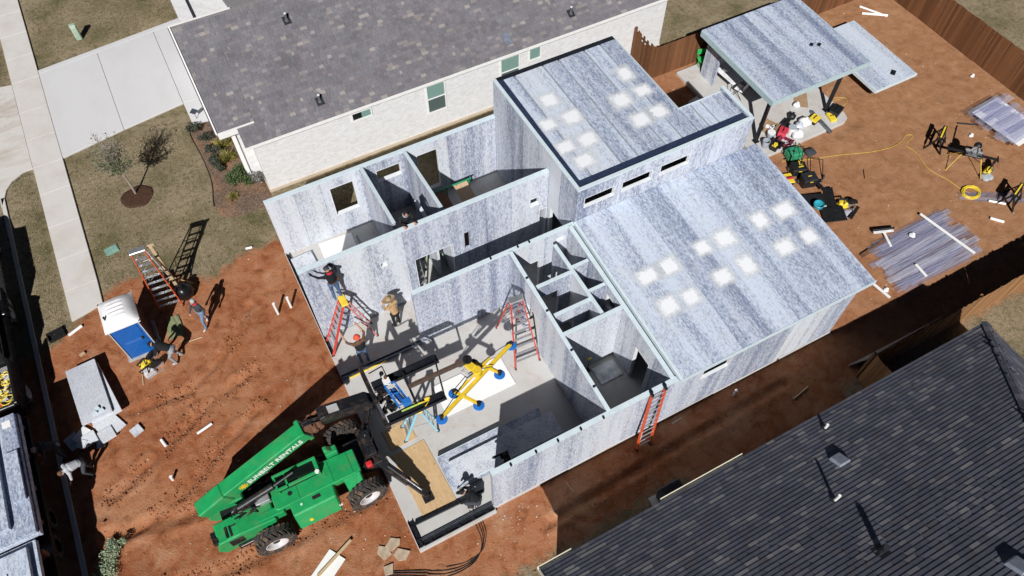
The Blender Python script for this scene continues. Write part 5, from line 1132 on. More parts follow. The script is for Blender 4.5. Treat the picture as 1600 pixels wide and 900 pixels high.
# ---------------------------------------------------------------- pipes and scraps on the red earth
def pvc_stub(x,y,h,lean,label):
    o=thing("pipe_stub",label,"pipe",(x,y,gz(x,y)-.05),0,"white pipe stubs in the earth"); MB().cyl((0,0,0),(lean[0],lean[1],h),.05,n=14).build("pipe",M_pvc,o,smooth=True); MB().cyl((lean[0],lean[1],h-.002),(lean[0]*1.01,lean[1]*1.01,h+.012),.056,n=14).build("rim",M_pvc,o,smooth=True); return o
pvc_stub(-1.13,10.60,.78,(0,0),"left one of the two white pipe stubs beside the slab"); pvc_stub(-.60,10.65,.70,(.0,.02),"right one of the two white pipe stubs beside the slab"); pvc_stub(-6.32,6.05,.30,(.02,0),"short white pipe stub out in the red earth")
pvc_stub(12.1,-.22,.42,(0,0),"white pipe stub in the shaded strip by the front wall")
def pvc_piece(p,q,r_,label,cat="pipe",mat=None,grp="loose white pipe pieces"):
    z0=gz(*p)+r_; z1=gz(*q)+r_; c=Vector(((p[0]+q[0])/2,(p[1]+q[1])/2,(z0+z1)/2)); o=MB().cyl(Vector((*p,z0))-c,Vector((*q,z1))-c,r_,n=12).build("pipe_piece",mat or M_pvc,None,smooth=True); o.location=c; tag(o,label,cat,grp); return o
pvc_piece((-5.15,7.25),(-4.6,7.38),.05,"white pipe piece lying by the rut above the handler boom"); pvc_piece((-6.30,7.62),(-6.22,7.32),.055,"short white pipe piece in the middle of the earth"); pvc_piece((-8.32,13.30),(-7.80,13.50),.06,"white pipe piece beside the drain inlet"); pvc_piece((-1.3,14.1),(-1.05,14.05),.05,"white pipe piece at the lawn edge"); 
pvc_piece((9.55,-.10),(9.95,-.07),.015,"thin white stick beside the orange ladder"); pvc_piece((30.75,14.2),(31.45,12.95),.05,"longer white pipe by the back fence"); pvc_piece((30.45,13.72),(31.5,13.0),.06,"second white pipe crossing the longer one by the fence")
pvc_piece((26.8,1.95),(27.3,1.5),.05,"white pipe near the folded stand at the right edge"); pvc_piece((26.15,1.25),(26.5,.85),.06,"short white pipe by the clear plastic strips")
pvc_piece((13.85,-1.35),(14.6,-1.22),.03,"thin pale stick in the shade by the lower right roof","stick",M_lumber); pvc_piece((5.22,-.15),(5.28,-.62),.02,"thin pale stick in the shade by the front wall corner","stick",M_lumber)
sheet("panel_offcut","small mottled block on the bare earth","panel offcut",(-6.97,8.35),(.36,.32,.10),R(20),M_wallX,gz(-6.97,8.35)+.01)
for i,(x,y,a,b,rz_,l) in enumerate(((-8.02,13.9-1.65,.20,.10,20,"brick-sized tan block above its twin"),(-8.30,11.75,.24,.12,15,"tan block by the corner of the panel pile"))): sheet("timber_block",l+" on the red earth","block",(x,y),(a,b,.09),R(rz_),M_osb,gz(x,y))
# drain inlet
di=thing("drain_inlet","open black drain inlet box at the sidewalk end","drain",(-8.72,13.52,0),R(8)); MB().bb(-.30,.30,-.18,-.15,-.1,.12).bb(-.30,.30,.15,.18,-.1,.12).bb(-.30,-.27,-.15,.15,-.1,.12).bb(.27,.30,-.15,.15,-.1,.12).build("frame",M_blkp,di); MB().bb(-.27,.27,-.15,.15,-.1,.02).build("pit",simple("pit_black",(.004,.004,.004),.9),di); MB().bar((-.3,.2,.12),(.3,.2,.12),.02,.05).build("grate",M_steel,di)
# panel pile and offcuts on the left
pl=thing("panel_pile","two mottled panels on bearers with offcuts, left of the site","panel stack",(-8.0,10.35,0))
pa=MB().box((0,0,.44),(1.02,2.35,.10)).build("panel",M_pale,pl,rot=(0,0,R(3))); pb=MB().box((.14,-.15,.33),(1.0,2.3,.10)).build("panel",M_pale,pl,rot=(0,0,R(9)))
for y in (-.8,.8): MB().bb(-.45,.5,y-.06,y+.06,0,.275).build("bearer",M_lumber,pl)
for (x,y) in ((.16,-.85),(.05,-.98),(.28,-.99)): 
    o=MB().box((0,0,0),(.13,.12,.08)).build("foam_block",M_cap,pl,bevel=.004); o.location=(x,y,.53); o.rotation_euler=(0,0,.4)
lab=("dark shaded panel offcut on the left","broad pale panel offcut","mottled panel offcut on top of the pale one","narrow panel offcut near the workers","blue-shadowed panel offcut on the right","large pale panel offcut under the panel pile corner","small square panel offcut")
for i,(x,y,a,b,r_,z_) in enumerate(((-8.98,8.95,.42,.55,20,.02),(-8.62,8.98,.55,.5,35,.06),(-8.45,8.72,.5,.45,10,.12),(-8.12,8.52,.28,.5,-15,.04),(-7.88,8.62,.48,.5,12,.12),(-7.75,8.95,.75,.85,25,.05),(-8.70,8.65,.3,.3,50,.14))):
    sheet("panel_offcut",lab[i]+" in the scrap heap","panel offcut",(x,y),(a,b,.05),R(r_),M_pale if i!=1 else M_capin,gz(x,y)+z_,"panel offcuts in the heap",(rnd.uniform(-.08,.08),rnd.uniform(-.08,.08)))
# saws by the toilet
def cutoff_saw(label,loc,rz,body):
    s=thing("power_saw",label,"saw",loc,rz,"power saws by the toilet"); s.scale=(1.45,1.45,1.45); MB().hexa([(-.18,-.10,0),(.14,-.10,0),(.14,.10,0),(-.18,.10,0),(-.14,-.08,.2),(.10,-.08,.2),(.10,.08,.2),(-.14,.08,.2)]).build("motor_housing",body,s,bevel=.03)
    MB().cyl((.22,-.02,.13),(.22,.02,.13),.15,n=20).build("blade",M_alu,s); MB().prism([(.22+.17*math.cos(a),.13+.17*math.sin(a)) for a in [R(20)+R(14)*k for k in range(12)]]+[(.22,.13)],'y',-.035,.035).build("blade_guard",M_blkp,s); MB().tube([(-.16,0,.17),(-.2,0,.3),(.0,0,.33),(.08,0,.2)],.022,7).build("handle",M_blkp,s); MB().tube([(-.05,-.1,.2),(.02,-.02,.36),(-.05,.1,.2)],.014,6).build("front_handle",M_blkp,s); MB().bb(-.2,.3,-.13,-.1,-.0,.02).build("shoe",M_alu,s)
cutoff_saw("yellow power saw on the earth by the toilet",(-6.02,10.72,gz(-6,10.7)),R(30),M_yel); cutoff_saw("grey and red power saw below the yellow one",(-5.98,10.36,gz(-6,10.4)),R(15),M_rim)
# olive tarp, post, bag by the orange ladder
vs=[];fs=[];N=10
for i in range(N+1):
    for k in range(N+1): u=i/N;v=k/N; x=-5.1+.62*u+.18*v*(1-u); y=11.35+.95*v; vs.append((x,y,gz(x,y)+.03+.05*abs(math.sin(9*u+4*v))*math.sin(3*u*(1-v)+1)))
for i in range(N):
    for k in range(N): q=i*(N+1)+k; fs.append((q,q+N+1,q+N+2,q+1))
o=MB().add(vs,fs).build("olive_tarp",simple("olive_cloth",(.21,.23,.12),.85,var=.25),None,smooth='all'); tag(o,"crumpled olive tarp on the earth behind the toilet","tarp")
po=thing("timber_post","tall tan timber post standing behind the orange ladder","post",(-4.14,13.36,0)); MB().bb(-.06,.06,-.06,.06,0,2.95).build("shaft",M_lumber,po,bevel=.008); MB().bb(-.075,.075,-.075,.075,2.35,2.45).build("band",M_blkp,po); MB().bb(-.13,.13,-.02,.02,2.92,3.02).build("cross_piece",M_lumber,po); 
for s in (-1,1): MB().bar((s*.06,0,.9),(s*.55,.1,0),.04,.04).build("brace",M_lumber,po)
bg_=thing("rubbish_bag","black rubbish bag beside the orange ladder","bag",(-3.98,13.0,0)); m=MB().ell((0,0,.32),(.36,.33,.38),nu=16,nv=10); m.v=[(x*(1+.12*math.sin(5*y*7+z*9)),y*(1+.12*math.cos(x*23+z*11)),z) for x,y,z in m.v]; m.build("sack",simple("bag_black",(.008,.008,.009),.3),bg_,smooth='all'); MB().cyl((0,0,.66),(.03,.02,.82),.05,.09,n=8).build("knot",M_blkp,bg_)
pvc_piece((-4.62,11.0),(-3.95,10.95),.02,"pale stick on the earth beside the olive tarp","stick",M_lumber); pvc_piece((-6.35,10.0),(-6.22,10.85),.02,"thin stick in front of the toilet","stick",M_lumber)
# utility lid and marker post in the lawns
ul=thing("utility_box","green utility box lid set in the lawn","utility box",(-6.06,16.55,0),R(8)); M_tealg=simple("utility_green",(.16,.30,.24),.5); MB().bb(-.26,.26,-.19,.19,-.05,.05).build("rim",M_tealg,ul,bevel=.012); MB().bb(-.22,.22,-.15,.15,.05,.065).build("lid",simple("utility_lid",(.20,.36,.30),.5),ul,bevel=.006)
up_=thing("utility_pedestal","pale green utility pedestal on the upper left lawn","pedestal",(-4.66,30.2,0)); M_pg=simple("pale_green",(.36,.46,.36),.5); MB().bb(-.14,.14,-.12,.12,0,.78).build("body",M_pg,up_,bevel=.05); MB().bb(-.15,.15,-.13,.13,.78,.86).build("cap",M_pg,up_,bevel=.03)

# ---------------------------------------------------------------- young tree and shrubs
M_bark=simple("bark_grey",(.30,.25,.21),.9); t=NT("leaf_green"); a_=t.attr("tint"); M_leaf=t.fin(t.ramp(a_,[(0,(.030,.050,.018)),(.5,(.060,.095,.032)),(1,(.13,.17,.07))]),.7,spec=.25)
t=NT("leaf_yellow"); a_=t.attr("tint"); M_leafy=t.fin(t.ramp(a_,[(0,(.09,.10,.02)),(.5,(.24,.22,.045)),(1,(.40,.32,.10))]),.7,spec=.2)
t=NT("leaf_dark"); a_=t.attr("tint"); M_leafd=t.fin(t.ramp(a_,[(0,(.022,.030,.020)),(.6,(.045,.055,.038)),(1,(.11,.10,.075))]),.75,spec=.2)
t=NT("leaf_grey"); a_=t.attr("tint"); M_leafg=t.fin(t.ramp(a_,[(0,(.06,.06,.05)),(.5,(.16,.15,.14)),(1,(.38,.37,.36))]),.75,spec=.2)
t=NT("leaf_pale"); a_=t.attr("tint"); M_leafp=t.fin(t.ramp(a_,[(0,(.16,.22,.12)),(.5,(.27,.34,.21)),(1,(.40,.46,.32))]),.75,spec=.2)
def leaf(mb,p,size,rr,up=.3):
    d=Vector((rr.gauss(0,1),rr.gauss(0,1),rr.gauss(0,1)+up)).normalized(); a,b,_=basis(d); a=a*size*.45; d=d*size
    mb.add([p,p+d*.5+a,p+d,p+d*.5-a],[(0,1,2,3)],col=rr.random())
rr=random.Random(21)
tt=thing("young_tree","young sparse tree in the mulch ring on the front lawn","tree",(-4.52,19.0,.03))
tw=MB(); tw.tube([(0,0,0),(.01,.02,.7),(-.02,.01,1.45),(0,.03,2.2),(.02,.0,3.0)],[.045,.038,.032,.02,.008],7); tips=[]
for i in range(58):
    z=rr.uniform(1.35,2.75); a=rr.uniform(0,6.28); L=rr.uniform(.55,1.0)*(1.25-.25*(z-1.3)); p=Vector((0,.02,z)); d=Vector((math.cos(a),math.sin(a),rr.uniform(.55,1.1))).normalized()
    q=p+d*L*.5+Vector((0,0,-.02)); e=q+(d+Vector((rr.gauss(0,.2),rr.gauss(0,.2),.25))).normalized()*L*.5; tw.tube([p,q,e],[.013,.009,.004],4)
    for k in range(9):
        s=p.lerp(q,rr.uniform(.3,1)) if k<3 else q.lerp(e,rr.random()); f=s+Vector((rr.gauss(0,.17),rr.gauss(0,.17),rr.uniform(.02,.24))); tw.tube([s,f],[.006,.003],3); tips.append((s,f,z))
tw.build("trunk",M_bark,tt)
cr_=MB()
for s,f,z in tips:
    for k in range(3 if z<2.1 else 1):
        if rr.random()<(.85 if z<2.0 else .35): leaf(cr_,s.lerp(f,rr.random())+Vector((rr.gauss(0,.03),)*3),rr.uniform(.05,.09),rr)
cr_.build("crown",M_leaf,tt)
def shrub(label,x,y,rx,h,mat,n,seed,spiky=False,size=.07):
    rr=random.Random(seed); t_=thing("shrub",label,"shrub",(x,y,.04),0,"shrubs in the planting bed"); st=MB(); lv=MB()
    for i in range(14):
        a=rr.uniform(0,6.28); r_=rx*rr.uniform(.3,.9); st.tube([(0,0,0),(r_*.5*math.cos(a),r_*.5*math.sin(a),h*.5),(r_*math.cos(a),r_*math.sin(a),h*rr.uniform(.6,.95))],[.012,.009,.004],4)
    st.build("stems",M_bark,t_)
    if spiky:
        for i in range(n):
            a=rr.uniform(0,6.28); el=rr.uniform(.35,1.4); L=h*rr.uniform(.7,1.15); d=Vector((math.cos(a)*math.cos(el),math.sin(a)*math.cos(el),math.sin(el))); p=Vector((rr.gauss(0,.05),rr.gauss(0,.05),0)); sd=Vector((-math.sin(a),math.cos(a),0))*.014; m_=p+d*L*.6; e=p+d*L+Vector((0,0,-.12*L))
            lv.add([p-sd,p+sd,m_+sd,e,m_-sd],[(0,1,2,3,4)],col=rr.random())
    else:
        cl_=[Vector((rr.gauss(0,.4)*rx,rr.gauss(0,.4)*rx,h*rr.uniform(.35,.85))) for _ in range(9)]
        for i in range(n):
            c=cl_[i%9]; p=c+Vector((rr.gauss(0,1),rr.gauss(0,1),rr.gauss(0,1))).normalized()*rx*.42*rr.random()**.4
            if p.z>.02: leaf(lv,p,size*rr.uniform(.6,1.2),rr)
    lv.build("foliage",mat,t_); return t_
names=["first","second","third","fourth","fifth"]
for i,(x,y) in enumerate(((-1.22,21.42),(-1.03,20.53),(-1.02,19.76),(-1.02,19.08),(-1.04,18.52))): shrub("small dark round shrub, %s from the driveway in the outer row"%names[i],x,y,.30,.42,M_leafd,520,60+i)
shrub("yellow-green spiky grass clump nearer the driveway",-.50,19.95,.32,.5,M_leafy,260,71,True); shrub("yellow-green spiky grass clump nearer the big bush",-.56,19.1,.30,.5,M_leafy,260,72,True)
shrub("large glossy green bush at the bed corner",-.28,17.45,.62,.85,M_leaf,2600,73,size=.075); shrub("grey twiggy bush against the brick wall corner",.26,17.15,.42,.7,M_leafg,900,74,size=.06); shrub("reddish dry clump at the bed end",-.95,16.9,.42,.28,M_leafy,200,75,True)
# small dark shrub-like weeds by the street at the bottom
for i,(x,y,r_) in enumerate(((-8.55,4.75,.30),(-8.85,4.2,.42))): 
    o=shrub(("smaller pale weed clump at the street edge","larger pale weed clump in the lower left corner")[i],x,y,r_,.22,M_leafp,1500,80+i,size=.045); o["group"]="weed clumps at the street edge"

# ---------------------------------------------------------------- patio clutter
GP=.10
def bucket(label,x,y,r_,h,mat,lid=None,z=GP,grp="buckets on the patio edge"):
    b=thing("bucket",label,"bucket",(x,y,z),0,grp); MB().lathe([(r_*.86,0),(r_*.9,.01),(r_,h*.9),(r_*1.05,h*.92),(r_*1.05,h),(r_*.94,h),(r_*.88,.03)],n=20).build("pail",mat,b,smooth=True)
    if lid: MB().cyl((0,0,h*.9),(0,0,h+.015),r_*1.04,n=20).build("lid",lid,b)
    MB().tube([(r_*math.cos(a)*1.05,.03+.3*r_,h*.9-.12*math.sin(a)) for a in [math.pi*k/8 for k in range(9)]],.006,5).build("bail",M_alu,b)
def crate(label,cat,name,x,y,size,mat,rz=0,z=GP,open_=True,inner=None,grp="boxes on the patio edge"):
    b=thing(name,label,cat,(x,y,z),rz,grp); a,d,h=size; t=.015
    if open_:
        MB().bb(-a/2,a/2,-d/2,d/2,0,t).bb(-a/2,a/2,-d/2,-d/2+t,t,h).bb(-a/2,a/2,d/2-t,d/2,t,h).bb(-a/2,-a/2+t,-d/2+t,d/2-t,t,h).bb(a/2-t,a/2,-d/2+t,d/2-t,t,h).build("box",mat,b)
        for k in range(4): MB().box((rnd.uniform(-.3,.3)*a,rnd.uniform(-.3,.3)*d,h*.55),(a*.3,d*.25,h*.5),rz=rnd.random()*3).build("contents",inner or M_rim,b,bevel=.01)
        for s in (-1,1): MB().hexa([(-a/2,s*d/2,h),(a/2,s*d/2,h),(a/2,s*(d/2+.13),h+.05),(-a/2,s*(d/2+.13),h+.05),(-a/2,s*d/2,h+.006),(a/2,s*d/2,h+.006),(a/2,s*(d/2+.13),h+.056),(-a/2,s*(d/2+.13),h+.056)]).build("flap",mat,b)
    else:
        MB().bb(-a/2,a/2,-d/2,d/2,0,h*.72).build("box",mat,b,bevel=.02); MB().bb(-a/2-.01,a/2+.01,-d/2-.01,d/2+.01,h*.72,h).build("lid",inner or mat,b,bevel=.02); MB().tube([(-a*.25,0,h),(-a*.25,0,h+.06),(a*.25,0,h+.06),(a*.25,0,h)],.015,6).build("handle",M_blkp,b)
M_card=simple("cardboard",(.34,.22,.13),.8); M_bgrey=simple("bucket_grey",(.36,.40,.45),.5); M_redp=simple("red_plastic",(.58,.04,.07),.4); M_whitep=simple("white_plastic",(.76,.77,.78),.4)
bucket("grey bucket nearest the house corner",20.45,8.75,.16,.36,M_bgrey); bucket("grey bucket with pale lid behind the black tool bag",20.95,9.05,.17,.36,M_bgrey,M_whitep); bucket("white bucket beside the red cooler, left of the white bags",21.95,8.85,.17,.38,M_whitep,M_bgrey)
crate("open cardboard box at the back of the patio clutter","box","cardboard_box",21.25,9.45,(.55,.42,.28),M_card,.5,inner=M_whitep)
crate("red cooler box among the patio clutter","cooler","cooler_box",21.50,8.92,(.48,.34,.34),M_redp,.6,open_=False)
crate("black tool bag with yellow tools on the patio edge","tool bag","tool_bag",20.80,8.50,(.50,.30,.24),M_blkp,.45,inner=M_yel); crate("maroon open tool bag beside the black tool bag","tool bag","tool_bag",21.32,8.48,(.42,.38,.2),simple("maroon_cloth",(.16,.02,.045),.8),.45,inner=M_rim)
def sack(label,x,y,r_,h,mat,seed,z=GP):
    o=thing("sack",label,"bag",(x,y,z),0,"plastic sacks on the patio edge"); m=MB().ell((0,0,h*.5),(r_,r_*.85,h*.55),nu=18,nv=12); rr=random.Random(seed); ph=[rr.uniform(0,6) for _ in range(3)]
    m.v=[(x_*(1+.13*math.sin(17*y_+ph[0]+11*z_)),y_*(1+.13*math.cos(19*x_+ph[1])),max(0,z_*(1+.06*math.sin(14*x_+ph[2])))) for x_,y_,z_ in m.v]; m.build("bag_body",mat,o,smooth='all'); MB().cyl((.02,0,h*.98),(.06,.02,h*1.2),.03,.07,n=8).build("gathered_neck",mat,o)
sack("white plastic sack beside the red cooler",22.05,8.55,.28,.36,M_whitep,1); sack("crumpled clear-white sack in the middle of the patio edge",22.42,8.92,.24,.3,simple("milky_plastic",(.5,.53,.6),.3),2); sack("larger white sack beside the yellow tool case",22.82,8.98,.30,.36,M_whitep,3); sack("small black sack behind the white sacks",22.55,9.55,.2,.3,M_blkp,4)
crate("yellow and black tool case near the dark beam","tool case","tool_case",23.35,8.95,(.48,.36,.22),M_blkp,.3,open_=False,inner=M_yel); crate("black jacket-covered case at the patio corner","tool case","tool_case",24.55,9.0-.1,(.62,.42,.26),M_blkp,.4,open_=False); crate("yellow bag with red print at the patio corner","bag","material_bag",24.15,8.72,(.28,.5,.14),M_yel,-.2,open_=False,inner=M_yel); crate("low black crate behind the sacks","crate","tool_case",22.05,9.38,(.5,.22,.2),M_blkp,.35,open_=False)
sheet("cardboard_sheet","brown cardboard sheet on the patio slab under the roof","cardboard",(23.75,10.35),(.62,1.1,.02),R(-35),M_card,GP+.002); sack("crumpled white paper bag beside the cardboard sheet",23.25,10.05,.18,.2,M_whitep,6)
o=MB().bar((0,.72,.07),(0,-.72,.07),.12,.12).build("steel_channel",M_galv,None); o.location=(23.55,8.72,GP+.0); o.rotation_euler=(0,0,R(-3)); tag(o,"grey steel channel lying across the patio edge","steel channel")
# table, chairs, cart
tb_=thing("folding_table","white folding table under the patio roof edge","table",(21.30,12.62,GP),R(5)); MB().bb(-.42,.42,-.62,.62,.70,.74).build("table_top",M_whitep,tb_,bevel=.015)
for sx in (-1,1):
    for sy in (-1,1): MB().cyl((sx*.36,sy*.5,.7),(sx*.4,sy*.55,0),.014,n=8).build("leg",M_steel,tb_)
bl=MB().cyl((0,0,0),(0,0,.10),.13,.12,n=18).build("paper_roll",M_foam,None,smooth=True); bl.location=(21.22,12.9,GP+.74); tag(bl,"white roll standing on the folding table","roll")
def fchair(label,x,y,rz,seat,frame,z,name="folding_chair",grp="chairs by the patio"):
    c=thing(name,label,"chair",(x,y,z),rz,grp); MB().box((0,0,.45),(.42,.42,.035)).build("seat",seat,c,bevel=.012); MB().box((0,-.24,.72),(.42,.03,.30)).build("backrest",seat,c,bevel=.012)
    for s in (-1,1):
        MB().cyl((s*.2,-.25,.88),(s*.2,.22,0),.013,n=8).build("leg",frame,c); MB().cyl((s*.19,.14,.45),(s*.19,-.27,0),.013,n=8).build("leg",frame,c)
    MB().cyl((-.2,.12,.2),(.2,.12,.2),.012,n=6).build("stretcher",frame,c)
fchair("white folding chair beside the folding table",21.35,11.85,R(20),M_whitep,M_steel,GP); fchair("grey folding chair in the shade by the folding table",22.0,12.1,R(60),M_bgrey,M_steel,GP); fchair("green metal chair standing before the brown fence",21.05,14.35,R(170),simple("chair_green",(.03,.42,.10),.45),simple("frame_green",(.04,.36,.10),.45),0)
crate("maroon jacket heaped on a black case behind the house","tool case","tool_case",19.45,11.55,(.6,.5,.42),M_blkp,.3,z=gz(19.4,11.5),open_=False,inner=simple("maroon_jacket",(.22,.02,.05),.85),grp=None)
sheet("foam_block","white foam block on the shaded ground beside the house","foam block",(19.35,12.5),(.55,.25,.14),R(12),M_foam,gz(19.3,12.5)+.01)
# generator, tool carts, black plastic, little saw
ge=thing("generator","green wrapped generator beside the patio edge","generator",(21.2,7.75,gz(21.2,7.75)),R(-12)); MB().bb(-.34,.34,-.26,.26,.06,.46).build("housing",simple("generator_green",(.03,.26,.13),.5,var=.25),ge,bevel=.06)
for s in (-1,1): MB().tube([(s*.30,-.3,.02),(s*.32,-.3,.5),(s*.32,.3,.5),(s*.30,.3,.02)],.018,6).build("frame_tube",M_steel,ge)
MB().cyl((-.1,-.05,.46),(-.1,-.05,.50),.05,n=12).build("fuel_cap",M_blkp,ge); MB().cyl((-.25,.32,.1),(-.25,.38,.1),.09,n=12).build("muffler",M_alu,ge); MB().bb(-.40,.40,-.02,.02,0,.05).build("skid",M_steel,ge)
def cart(label,x,y,rz,h,lidc):
    c=thing("tool_cart",label,"tool box",(x,y,gz(x,y)),rz,"black rolling tool boxes"); MB().bb(-.30,.30,-.24,.24,.06,h).build("box",M_blkp,c,bevel=.035); 
    MB().bb(-.31,.31,-.25,.25,h,h+.07).build("lid",lidc,c,bevel=.025); MB().bb(-.07,.07,-.262,-.252,h-.06,h-.02).build("latch",M_yel,c)
    for s in (-1,1): MB().cyl((s*.31,.18,.10),(s*.35,.18,.10),.10,n=16).build("wheel",M_rubber,c)
    return c
c1=cart("black rolling tool box with yellow latch, lid closed",20.72,6.25,R(-15),.50,simple("lid_black",(.022,.023,.026),.45)); MB().bb(-.08,.08,-.02,.02,.572,.576).build("badge",M_yel,c1)
c2=cart("black rolling tool box with open tray and raised handle",20.75,6.95,R(-20),.42,M_blkp); 
for s in (-1,1): MB().cyl((s*.2,.25,.4),(s*.2,.55,1.05),.014,n=8).build("handle_tube",M_steel,c2)
MB().cyl((-.2,.55,1.05),(.2,.55,1.05),.016,n=8).build("handle_grip",M_blkp,c2)
for k in range(4): MB().box((rnd.uniform(-.2,.2),rnd.uniform(-.15,.15),.50),(.22,.04,.03),rz=rnd.random()*3).build("tool",M_yel,c2)
hd_=thing("folding_hand_truck","black tubular hand truck lying beside the tool boxes","hand truck",(21.55,6.65,gz(21.5,6.6)),R(-35)); 
MB().tube([(-.26,-.5,.04),(-.26,.4,.35),(.26,.4,.35),(.26,-.5,.04)],.02,6).build("frame",M_steel,hd_); MB().bb(-.22,.22,-.6,-.42,.0,.04).build("toe_plate",M_steel,hd_)
for s in (-1,1): MB().cyl((s*.27,-.35,.1),(s*.33,-.35,.1),.1,n=14).build("wheel",M_rubber,hd_)
crate("red and yellow tool case at the roof edge","tool case","tool_case",20.12,6.75,(.36,.5,.24),M_blkp,-.3,z=gz(20.1,6.7),open_=False,inner=M_yel,grp=None); MB().bb(-.17,.17,-.08,.08,.241,.25).build("red_band",M_redp,bpy.data.objects[[o.name for o in bpy.data.objects if o.get("label")=="red and yellow tool case at the roof edge"][0]])
for i,(x,y,a,b,rz_,th_,l) in enumerate(((20.35,5.35,.9,.6,-30,.25,"black plastic sheet lying nearest the tool boxes"),(20.95,5.05,.35,1.3,-32,.55,"tall black plastic sheet propped beside the low roof"),(20.5,4.35,.9,.75,-25,.22,"black plastic sheet at the foot of the low roof"),(21.25,4.0,.75,.14,25,.1,"narrow black strip sticking out by the clear plastic"),(20.95,5.9,.16,.9,-5,.12,"narrow black strip beside the black sheets"))):
    sheet("black_panel",l,"black panel",(x,y),(a,b,.035),R(rz_),M_blkp,gz(x,y)+.12+.05*i,"black plastic panels beside the house",(rnd.uniform(-.1,.1),-th_*.6))
o=MB().lathe([(.16,0),(.2,.02),(.22,.16),(.2,.18),(.17,.05)],n=16).build("basin",simple("teal_basin",(.03,.30,.38),.4),None,smooth=True); o.location=(20.15,4.95,.28); tag(o,"teal plastic basin among the black sheets","basin")
cutoff_saw("small yellow and grey saw on the earth beside the black sheets",(21.3,4.62,gz(21.3,4.6)),R(-30),M_yel); bpy.data.objects[[o.name for o in bpy.data.objects if o.get("label","").startswith("small yellow and grey saw")][0]]["group"]="power tools in the yard"
sack("crumpled clear wrap on the earth below the small saw",21.2,4.15,.25,.16,simple("clear_wrap",(.45,.44,.52),.3),9,z=gz(21.2,4.15))
sack("dark cloth bundle by the patio edge",22.0,7.55,.26,.22,K_dark,10,z=gz(22,7.5))
# yellow cords
def cord(label,pts,r_=.016,mat=None,name="yellow_cable"):
    o=MB().tube(cr([(x,y,gz(x,y)+.02) for x,y in pts],7),r_,5).build(name,mat or M_yel,None); return tag(o,label,"cord")
M_cordy=simple("cord_yellow",(.60,.40,.06),.5)
cord("yellow extension cord snaking across the yard to the mitre saw",[(20.66,7.77),(21.64,7.34),(23.05,6.89),(24.53,6.32),(25.67,6.14),(26.45,6.38),(26.65,6.19),(26.04,5.95),(26.09,5.41),(25.91,4.46),(26.19,3.62),(26.3,3.0),(26.47,2.63)],.013,M_cordy)
cord("yellow cord loop beside the patio post",[(24.75,9.6),(25.2,9.75),(25.64,9.45),(25.5,9.2),(25.0,9.15),(24.8,9.4),(25.1,9.6),(25.5,9.5)],.011,M_cordy)
pts=[]
for k in range(70): a=k*.5; r_=.30+.05*math.sin(k*.37); pts.append((26.5+r_*math.cos(a)*1.25,2.62+r_*math.sin(a)))
o=MB().tube([(x,y,.03+.0012*i+gz(26.5,2.6)) for i,(x,y) in enumerate(pts)],.018,5).build("coiled_hose",M_yel,None); tag(o,"coiled yellow hose on the earth below the mitre saw","hose")
# folding stands, mitre saw
def fstand(label,x,y,rz,fold=False):
    s=thing("folding_stand",label,"work stand",(x,y,gz(x,y)),rz,"black folding work stands")
    MB().bar((-.45,0,.77),(.45,0,.77),.16,.08).build("top_rail",M_blkp,s); MB().bar((-.36,0,.825),(.36,0,.825),.06,.03).build("pad",M_yel,s)
    for e in (-1,1):
        for sx in (-1,1): MB().bar((sx*.36,.02*e,.76),(sx*.42,.36*e,0),.10,.04).build("leg",M_blkp,s)
        MB().bar((-.40,.24*e,.28),(.40,.24*e,.28),.09,.02).build("tray",M_blkp,s); MB().bar((-.38,.10*e,.6),(.38,.10*e,.6),.16,.02,up=(0,1,0)).build("cross_bar",M_blkp,s)
fstand("black folding work stand with yellow pad in the open yard",27.15,5.35,R(30)); fstand("black folding work stand with yellow pad at the right edge",27.55,1.55,R(20))
ms=thing("mitre_saw","mitre saw on a folding stand with yellow legs in the yard","mitre saw",(27.35,3.85,gz(27.3,3.8)),R(-48))
MB().bar((-1.0,0,.80),(1.0,0,.80),.09,.07).build("stand_beam",M_blkp,ms)
for sx in (-1,1):
    for sy in (-1,1): MB().cyl((sx*.35,0,.78),(sx*.72,sy*.48,0),.018,n=8).build("stand_leg",M_cordy,ms)
    MB().bar((sx*1.0,-.18,.83),(sx*1.0,.18,.83),.05,.04).build("roller_support",M_blkp,ms)
MB().cyl((.72,-.48,.02),(.72,.48,.02),.018,n=8).cyl((.72,-.48,.02),(.9,-.3,.2),.018,n=8).build("stand_foot_bar",M_cordy,ms)
MB().bb(-.34,.34,-.28,.28,.84,.93).build("saw_table",M_blkp,ms,bevel=.02); MB().cyl((0,-.05,1.08),(.0,.0,1.08),.17,n=22).build("blade",M_alu,ms); MB().ell((.02,.10,1.20),(.16,.16,.15),nu=14,nv=10).build("motor",M_blkp,ms,smooth=True); MB().bar((0,.25,.93),(0,.15,1.25),.08,.1).build("arm",M_blkp,ms); MB().bb(-.36,.36,-.02,.02,.93,1.02).build("fence",M_alu,ms); MB().tube([(.0,-.15,1.2),(.0,-.3,1.28),(.0,-.32,1.18)],.025,7).build("handle",M_blkp,ms)
cutoff_saw("yellow and grey saw on the right of the mitre saw",(28.0,3.15,gz(28,3.1)),R(20),M_yel); bpy.data.objects[[o.name for o in bpy.data.objects if o.get("label","").startswith("yellow and grey saw on the right")][0]]["group"]="power tools in the yard"
sack("grey crumpled wrap under the mitre saw",27.75,2.95,.28,.18,M_bgrey,12,z=gz(27.7,2.9))
pvc_piece((27.55,4.8),(28.9,5.75),.025,"long dark bar from the mitre saw towards the plastic bundle","bar",M_steel); pvc_piece((29.0,5.85),(29.75,5.35),.035,"dark plank end sticking out of the plastic bundle","bar",M_steel); pvc_piece((23.15,5.35),(23.45,5.75),.02,"thin dark stick on the yard earth","stick",M_steel)
